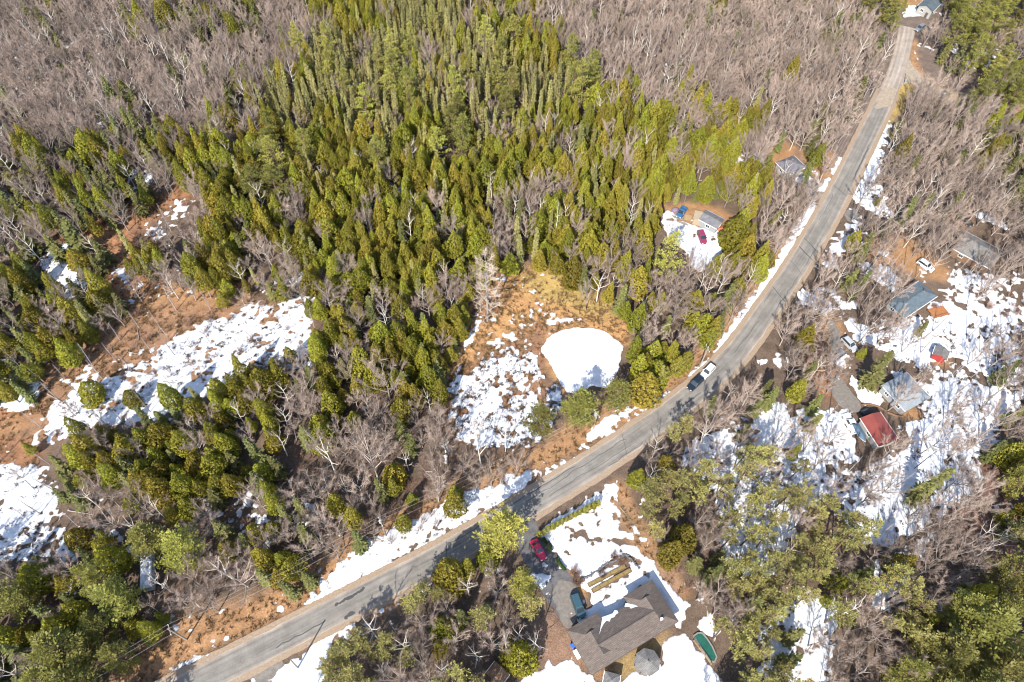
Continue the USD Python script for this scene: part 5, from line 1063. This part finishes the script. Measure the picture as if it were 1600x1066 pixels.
covered_heap('junk_heap', 'dark heap of goods at the far end of the cabin yard', 'heap', (1034, 330), 1.0, .8, 'tarp_dark', .8)
for k, (px, lab) in enumerate((((1051, 339), 'row of dark firewood crossing the snow of the cabin yard, upper one'), ((1058, 347), 'row of dark firewood crossing the snow of the cabin yard, lower one'))):
    p = at(*px); p2 = at(px[0] + 16, px[1] + 5.5); wd = thing('log_row', lab, 'firewood'); g = np.random.default_rng(k)
    for i in range(14):
        q_ = p + (p2 - p) * (i + .5) / 14; obj('log', trimesh.creation.cylinder(.18, .9, sections=8).apply_transform(trimesh.transformations.rotation_matrix(np.pi / 2, [1, 0, 0])).apply_transform(trimesh.transformations.rotation_matrix(g.uniform(.4, .9), [0, 0, 1])).apply_translation([q_[0], q_[1], .22]), 'grey_wood', wd)
# lumber by the brown shed
lp = at(822, 1048); lt = thing('lumber_pile', 'loose pile of pale boards on the leaves near the brown shed', 'lumber', (lp[0], lp[1], 0), .7)
g = np.random.default_rng(4)
for i in range(12): obj('board', cat_(place(box(-1.6, 1.6, -.09, .09, .03 + .06 * i, .08 + .06 * i), np.array([g.uniform(-.4, .4), g.uniform(-.5, .5)]), np.array([math.cos(b_ := g.uniform(-.3, .3)), math.sin(b_)]), np.array([-math.sin(b_), math.cos(b_)]))), 'cut_wood', lt)
# bins at the bungalow's end
for px, mat, lab in (((894.5, 1010), 'plastic_blue', 'blue bin against the end wall of the brown roofed bungalow'), ((899, 1020), 'plastic_white', 'white bin below the blue bin at the bungalow end'), ((903, 1027), 'plastic_white', 'second white bin at the bungalow end, lowest of the three bins')):
    p = at(*px); bn = thing('bin', lab, 'bin', (p[0], p[1], 0), MA)
    obj('body', hull([[x * .34, y * .34, .0] for x in (-1, 1) for y in (-1, 1)] + [[x * .42, y * .42, .95] for x in (-1, 1) for y in (-1, 1)]), mat, bn); obj('lid', hull([[x * .46, y * .46, .955] for x in (-1, 1) for y in (-1, 1)] + [[x * .36, y * .36, 1.06] for x in (-1, 1) for y in (-1, 1)]), mat, bn)

for pts, lab in (("1346,633 1358,632 1372,636 1384,643", 'curved timber step wall in front of the grey roofed house'), ("1386,645 1398,650 1410,652", 'straight timber step wall below the grey roofed house'), ("1375,600 1379,611 1388,628", 'timber edging along the front of the grey roofed house')):
    q_ = P(pts); tw = thing('timber_edging', lab, 'timber edging')
    for i in range(len(q_) - 1):
        for zz in (.12, .36): obj('timber', tubes([[*q_[i], zz]], [[*q_[i + 1], zz]], .13, .13, 6), 'brown_wood', tw)
# covered pool and its rail
pp = np.array([[float(q_) for q_ in w.split(',')] for w in "1085,994 1091,990 1097,990 1104,998 1112,1010 1119,1026 1116,1033 1110,1032 1101,1018 1093,1006".split()])
pw = at(pp[:, 0], pp[:, 1], .3)[:, :2]; pl = thing('pool', 'dark green covered pool at the edge of the pine wood', 'pool')
edge = Polygon(pw); rim_ = trimesh.creation.extrude_polygon(edge.buffer(.25).difference(edge.buffer(-.02)), .75, engine='earcut').apply_translation([0, 0, -.4])
obj('rim', rim_, 'grey_wood', pl); cv_ = trimesh.creation.extrude_polygon(edge.buffer(-.03), .5, engine='earcut').apply_translation([0, 0, -.3]); obj('cover', cv_, 'tarp_green', pl)
fp = [at(1083, 1002), at(1091.5, 1014), at(1101, 1026), at(1110, 1039)]
fr_ = thing('rail_fence', 'short pale wooden rail fence beside the green pool', 'fence')
for p in fp: obj('post', box(p[0] - .06, p[0] + .06, p[1] - .06, p[1] + .06, -.3, 1.05), 'cut_wood', fr_)
for p, q_ in zip(fp[:-1], fp[1:]):
    for zz in (.5, .98): obj('rail', tubes([[p[0], p[1], zz]], [[q_[0], q_[1], zz]], .05, .05, 6), 'cut_wood', fr_)

# ------------------------------------------------------------------ garden of the bungalow
r_ = R_(200)
for i in range(2): cedar(R_(100 + i), 3.2, .50, 420, 'hedge_leaf', 'hedge_cedar', size=.26)
NH = 14
for i in range(NH):
    p = at(842.5 + (932.5 - 842.5) * i / (NH - 1), 838 - (838 - 790.5) * i / (NH - 1) - 1.5 * math.sin(i / (NH - 1) * 3.14))
    xf = UsdGeom.Xform.Define(stage, path_of('hedge_cedar')); pr = xf.GetPrim(); s = .92 + .18 * r_.uniform()
    xf.AddTranslateOp().Set(Gf.Vec3d(p[0], p[1], float(gz(p[0], p[1])))); xf.AddRotateZOp().Set(float(r_.uniform(0, 360))); xf.AddScaleOp().Set(Gf.Vec3f(s * .98, s * .98, s))
    lab = 'clipped golden cedar at the driveway end of the roadside hedge' if i == 0 else 'clipped golden cedar at the far upper end of the roadside hedge' if i == NH - 1 else f'clipped golden cedar {["second", "third", "fourth", "fifth", "sixth", "seventh", "eighth", "ninth", "tenth", "eleventh", "twelfth", "thirteenth"][i - 1]} from the driveway in the roadside hedge'
    tag(pr, lab, 'hedge tree', 'clipped cedars of the roadside hedge'); pr.GetReferences().AddInternalReference(PROTO['hedge_cedar'][i % 2][0]); pr.SetInstanceable(True)
foliage('low_hedge_leaf', [(0, (.03, .05, .012)), (1, (.10, .13, .03))], .2)
def low_hedge(p0, p1, lab):
    a_, b_ = at(*p0), at(*p1); n_ = 420; g = np.random.default_rng(int(p0[0])); f = g.uniform(0, 1, n_); d = (b_ - a_)[:2]; d /= np.linalg.norm(d); s = np.array([-d[1], d[0]])
    side = g.uniform(-.4, .4, n_); z = .9 - 1.2 * np.abs(side) ** 1.5 * g.uniform(.3, 1.6, n_); z = np.clip(z, .05, 1.0)
    C = np.column_stack([a_[0] + (b_[0] - a_[0]) * f + s[0] * side, a_[1] + (b_[1] - a_[1]) * f + s[1] * side, z])
    N = np.column_stack([s[0] * side * 2, s[1] * side * 2, np.full(n_, .7)]) + g.normal(0, .3, (n_, 3)); A = g.normal(0, 1, (n_, 3))
    h_ = thing('low_hedge', lab, 'hedge'); obj('crown', kites(C, A, N, .34, .24, g), 'low_hedge_leaf', h_)
    st = np.linspace(0, 1, 12); obj('stem', tubes(np.column_stack([a_[0] + (b_[0] - a_[0]) * st, a_[1] + (b_[1] - a_[1]) * st, np.full(12, -.1)]), np.column_stack([a_[0] + (b_[0] - a_[0]) * st, a_[1] + (b_[1] - a_[1]) * st, np.full(12, .7)]), .03, .015, 4), 'pine_bark', h_)
low_hedge((848, 842), (862, 863), 'low dark clipped hedge beside the red car'); low_hedge((869, 875), (883, 893), 'low dark clipped hedge along the driveway below the snow gap')
for i in range(2): brush(R_(110 + i), 'garden_shrub', 1.1, 1.0, 60)
for px, lab, s in (((959.5, 871), 'round rust red shrub on the snow above the stone edging', 1.0), ((898, 896), 'round rust red shrub where driveway and stone edging meet', 1.25), ((902, 910), 'rust red shrub beside the timber beds by the driveway', 1.3), ((941, 898.5), 'round brown shrub against the upper timber bed', 1.0), ((972, 879), 'small wine red shrub at the far end of the stone edging', .9), ((1459, 480), 'small brown shrub at the corner of the blue grey roofed house', .9)):
    p = at(*px); xf = UsdGeom.Xform.Define(stage, path_of('garden_shrub')); pr = xf.GetPrim(); xf.AddTranslateOp().Set(Gf.Vec3d(p[0], p[1], float(gz(p[0], p[1])))); xf.AddScaleOp().Set(Gf.Vec3f(s, s, s))
    tag(pr, lab, 'shrub'); pr.GetReferences().AddInternalReference(PROTO['garden_shrub'][int(s * 10) % 2][0]); pr.SetInstanceable(True)
# timber edged beds and the line of edging stones
for lab, A_, B_, C_ in (('upper timber edged garden bed full of straw on the snow', (918, 912), (975, 882), (922, 917)), ('lower timber edged garden bed full of straw nearer the bungalow', (924, 921), (984, 888), (928, 926))):
    a2, u2, v2, L2, W2 = frame(A_, B_, C_, .3); bd = thing('garden_bed', lab, 'garden bed')
    for nm, q_ in (('board', box(0, L2, -.06, 0, -.2, .35)), ('board', box(0, L2, W2, W2 + .06, -.2, .35)), ('board', box(-.06, 0, 0, W2, -.2, .35)), ('board', box(L2, L2 + .06, 0, W2, -.2, .35))): obj(nm, place(q_, a2, u2, v2), 'brown_wood', bd)
    for k in range(1, 5): obj('board', place(box(L2 * k / 5, L2 * k / 5 + .06, .003, W2 - .003, -.1, .33), a2, u2, v2), 'brown_wood', bd)
    obj('straw', place(box(.002, L2 - .002, .002, W2 - .002, -.2, .24), a2, u2, v2), 'straw', bd)
el = np.array([(910, 904), (917, 903), (925, 897), (934, 893), (940, 886), (948, 882), (956, 878), (964, 873), (972, 869), (979, 867), (985, 873), (992, 880), (998, 888)], float)
el = resample(el, 60); g = np.random.default_rng(8); st = thing('stone_edging', 'wavy line of dark stones across the snowy garden', 'stone edging')
for k, (px, py) in enumerate(el):
    p = at(px, py); m = trimesh.creation.icosphere(1, .26 * g.uniform(.6, 1.2)); vv = np.array(m.vertices) * [1, g.uniform(.7, 1.1), .9] * (1 + g.normal(0, .08, (len(m.vertices), 1)))
    obj('stone', (vv + [p[0] + g.normal(0, .1), p[1] + g.normal(0, .1), float(gz(p[0], p[1])) + .24], np.array(m.faces)), 'dark_stone', st)

# ------------------------------------------------------------------ power line along the road
def pole(base, label, h=9.6, transformer=False, arm=True, lean=(0, 0), heading=0.0):
    p = at(*base); z = float(gz(p[0], p[1])); t = thing('power_pole', label, 'power pole', (p[0], p[1], z), heading)
    obj('pole', tubes([[0, 0, -.6], [lean[0] * .5, lean[1] * .5, h * .5]], [[lean[0] * .5, lean[1] * .5, h * .5], [lean[0], lean[1], h]], [.17, .15], [.15, .11], 10), 'pole_wood', t, smooth=True)
    if arm:
        ca = obj('crossarm', box(lean[0] - 1.1, lean[0] + 1.1, lean[1] - .06, lean[1] + .06, h - .75, h - .6), 'pole_wood', t)
        for x in (-1.0, 0.0, 1.0): obj('insulator', trimesh.creation.cylinder(.06, .22, sections=8).apply_translation([lean[0] + x, lean[1], h - .49 if x else h + .11]), 'white_trim', ca if x else t)
    if transformer:
        tf = obj('transformer', cat_(trimesh.creation.cylinder(.30, .95, sections=14).apply_translation([lean[0] - .42, lean[1], h - 1.7]), trimesh.creation.cylinder(.33, .08, sections=14).apply_translation([lean[0] - .42, lean[1], h - 1.2])), 'metal_pale', t)
        obj('bushing', trimesh.creation.cylinder(.05, .3, sections=8).apply_translation([lean[0] - .42, lean[1], h - 1.02]), 'white_trim', tf)
    c_, s_ = math.cos(heading), math.sin(heading)
    return [np.array([p[0] + (lean[0] + x) * c_ - lean[1] * s_, p[1] + (lean[0] + x) * s_ + lean[1] * c_, z + zz]) for x, zz in ((-1.0, h - .38), (0, h + .22), (1.0, h - .38))]
hd = ang((292, 1000), (603, 837)) - math.pi / 2
PT_ = [pole((40, 1140), 'power pole below the lower edge carrying the roadside wires', heading=hd), pole((292.3, 999.8), 'pale power pole on the orange bank below the white trailer', heading=hd), pole((603.3, 837.5), 'pale power pole with a drum transformer above the roadside snow', transformer=True, heading=hd), pole((927, 671), 'grey power pole with a transformer beside the broad dark pine', 8.5, True, heading=hd), pole((1094, 571), 'thin pale power pole beside the road near the two moving cars', 8.5, heading=hd - .3), pole((1252, 345), 'power pole in the brush at the road below the cottage', 9.0, heading=hd - .2), pole((1360, 150), 'power pole in the woods at the left of the upper road', 9.0, heading=hd - .1)]
pole((1412.7, 131), 'short dark pole on the grass at the fork of the gravel road', 5.5, arm=False)
pole((465, 1044), 'leaning grey pole standing in bare earth by the lower driveway', 8.6, arm=False, lean=(.5, .2))
for i in range(len(PT_) - 1):
    w_ = thing('overhead_wire', ['roadside wires leaving at the lower edge', 'roadside wires below the trailer between pale poles', 'roadside wires from the drum transformer to the broad pine', 'roadside wires past the clearing to the moving cars', 'roadside wires beside the road bend', 'roadside wires up the hill road'][i], 'wires')
    for k in range(3):
        p, q_ = PT_[i][k], PT_[i + 1][k]; s = np.linspace(0, 1, 15); c = p[None] * (1 - s[:, None]) + q_[None] * s[:, None]; c[:, 2] -= 1.1 * 4 * s * (1 - s)
        obj('wire', tubes(c[:-1], c[1:], .012, .012, 4), 'wire_light', w_)

# ------------------------------------------------------------------ fallen trunks and small growth
def log(p0, p1, rad, lab, mat='snag_bark', group=None):
    a_, b_ = at(*p0), at(*p1); n_ = 7; s = np.linspace(0, 1, n_); c = a_[None] * (1 - s[:, None]) + b_[None] * s[:, None]
    c[:, 2] = gz(c[:, 0], c[:, 1]) + rad * .8 + .12; rr = rad * (1 - .6 * s)
    g = np.random.default_rng(int(p0[0] * 7 + p0[1])); k = 10; f = g.uniform(.35, 1, k); o_ = a_[None] * (1 - f[:, None]) + b_[None] * f[:, None]; o_[:, 2] = gz(o_[:, 0], o_[:, 1]) + rad
    t = thing('fallen_trunk', lab, 'fallen trunk', group=group)
    obj('trunk', tubes(c[:-1], c[1:], rr[:-1], rr[1:], 6), mat, t, smooth=True)
    dd = g.normal(0, 1, (k, 3)); dd[:, 2] = np.abs(dd[:, 2]) * .7 + .1; obj('branch', spikes(o_, o_ + unit(dd) * g.uniform(.4, 1.3, (k, 1)), .03), mat, t)
log((969.5, 794), (980, 807), .12, 'pale barkless pole lying at the edge of the brown trail', 'cut_wood')
g = np.random.default_rng(21)
for k in range(46):
    zone = ((70, 470, 600, 690, 'fallen grey trunk lying across the long left snowfield'), (0, 110, 740, 880, 'fallen grey trunk on the snow at the left edge'), (60, 300, 360, 520, 'fallen grey trunk on the brown clearings at the left'), (200, 470, 480, 600, 'fallen grey trunk at the upper end of the long left snowfield'))[k % 4]
    x, y = g.uniform(zone[0], zone[1]), g.uniform(zone[2], zone[3]); th = g.normal(.75, .5); l = g.uniform(18, 46)
    p = at(x, y)
    log((x, y), (x + l * math.cos(th), y + l * math.sin(th) * .8), g.uniform(.07, .13), zone[4] + ('' if k > 3 else ', longest there'), group='fallen trunks ' + zone[4].split('trunk ')[1])
# weeds and tussocks that poke through the snow, and dry grass on the banks
def tuft(kind, g, n_, h, r, mat, w):
    a_ = g.uniform(0, 6.28, n_); q_ = g.uniform(0, r * .5, n_); b_ = np.column_stack([np.cos(a_) * q_, np.sin(a_) * q_, np.zeros(n_)])
    e = b_ + np.column_stack([np.cos(a_) * r * g.uniform(.3, 1, n_), np.sin(a_) * r * g.uniform(.3, 1, n_), h * g.uniform(.4, 1, n_)])
    m = spikes(b_, e, w); path = f'/World/kind_{kind}_{len(PROTO.setdefault(kind, []))}'
    x = UsdGeom.Xform.Define(stage, path); x.GetPrim().SetSpecifier(Sdf.SpecifierClass); usdkit.mesh(stage, f'{path}/blades', m, LOOK[mat]); PROTO[kind].append((path, h))
for i in range(3): tuft('weed', np.random.default_rng(300 + i), 16, .42, .36, 'weed', .05)
for i in range(3): tuft('dry_grass', np.random.default_rng(310 + i), 14, .45, .55, 'dry_grass', .05)
def grow(name, kind, polys, per_m2, lab, cat, size, seed, need=None):
    g = np.random.default_rng(seed); X, Y = [], []
    for s in polys:
        p = P(s); lo, hi = p.min(0), p.max(0); k = int((hi - lo).prod() * per_m2); x, y = g.uniform(lo[0], hi[0], k), g.uniform(lo[1], hi[1], k)
        ok = inside(p, x, y) & (road_distance(x, y) > HALF + 1.5); cl = meshkit.fbm(pts3(x, y, .25), 3, seed) > g.uniform(.25, .7, k); ok &= cl
        if need is not None: ok &= need(x, y)
        X.append(x[ok]); Y.append(y[ok])
    X, Y = np.concatenate(X), np.concatenate(Y); n_ = len(X); s = size * g.uniform(.6, 1.5, n_)
    scatter(name, [v_[0] for v_ in PROTO[kind]], X, Y, gz(X, Y) + .02, np.stack([s, s, s * g.uniform(.7, 1.3, n_)], 1), g.uniform(0, 6.28, n_), g.integers(0, 3, n_), lab, cat)
on_snow = lambda x, y: snow_at(x, y) > .02
grow('snow_weeds', 'weed', ["700,600 735,565 790,545 845,545 884,620 850,680 800,700 735,700 700,660"], 3.2, 'dark dead weeds poking through the snow of the clearing', 'weeds', 1.1, 401, on_snow)
grow('field_weeds', 'weed', ["55,690 100,625 180,590 300,505 490,465 490,565 300,605 150,655", "-30,735 62,722 105,780 95,880 -30,880", "60,395 140,380 140,475 65,480"], 1.3, 'dead weeds and stubs poking through the left snowfields', 'weeds', 1.2, 402, on_snow)
grow('verge_weeds', 'weed', ["210,1076 400,985 545,870 640,815 760,760 905,700 960,640 1060,600 1135,520 1245,350 1290,300 1290,320 1204,458 1116,566 902,718 700,838 512,934 290,1046"], 1.3, 'dark dead stalks in the roadside snow', 'weeds', .85, 403, on_snow)
grow('yard_weeds', 'weed', ["1320,500 1480,480 1590,540 1600,620 1530,720 1500,790 1390,860 1300,800 1290,760 1430,690 1400,590 1330,530", "1100,700 1330,640 1330,770 1210,900 1120,800"], .6, 'dark dead stalks and saplings in the snow of the right yards', 'weeds', 1.15, 404, on_snow)
grow('garden_weeds', 'weed', ["960,800 1000,828 985,842 965,835", "880,870 960,850 1000,880 960,930 915,950"], 1.2, 'dead garden stalks in the snow by the bungalow', 'weeds', .8, 405, on_snow)
off_snow = lambda x, y: snow_at(x, y) < .0
grow('dry_grass', 'dry_grass', ["735,470 790,425 850,420 960,480 990,512 975,545 905,510 850,545 760,560 690,640 690,560", "700,600 760,540 850,540 850,650 700,690"], 2.2, 'dry orange grass of the clearing', 'grass', 1.0, 411, off_snow)
grow('bank_grass', 'dry_grass', [AREAS[2][1], AREAS[3][1], AREAS[9][1]] + [x[1] for x in AREAS[10:17]], 1.3, 'dry grass and leaves on the banks', 'grass', .9, 412, off_snow)
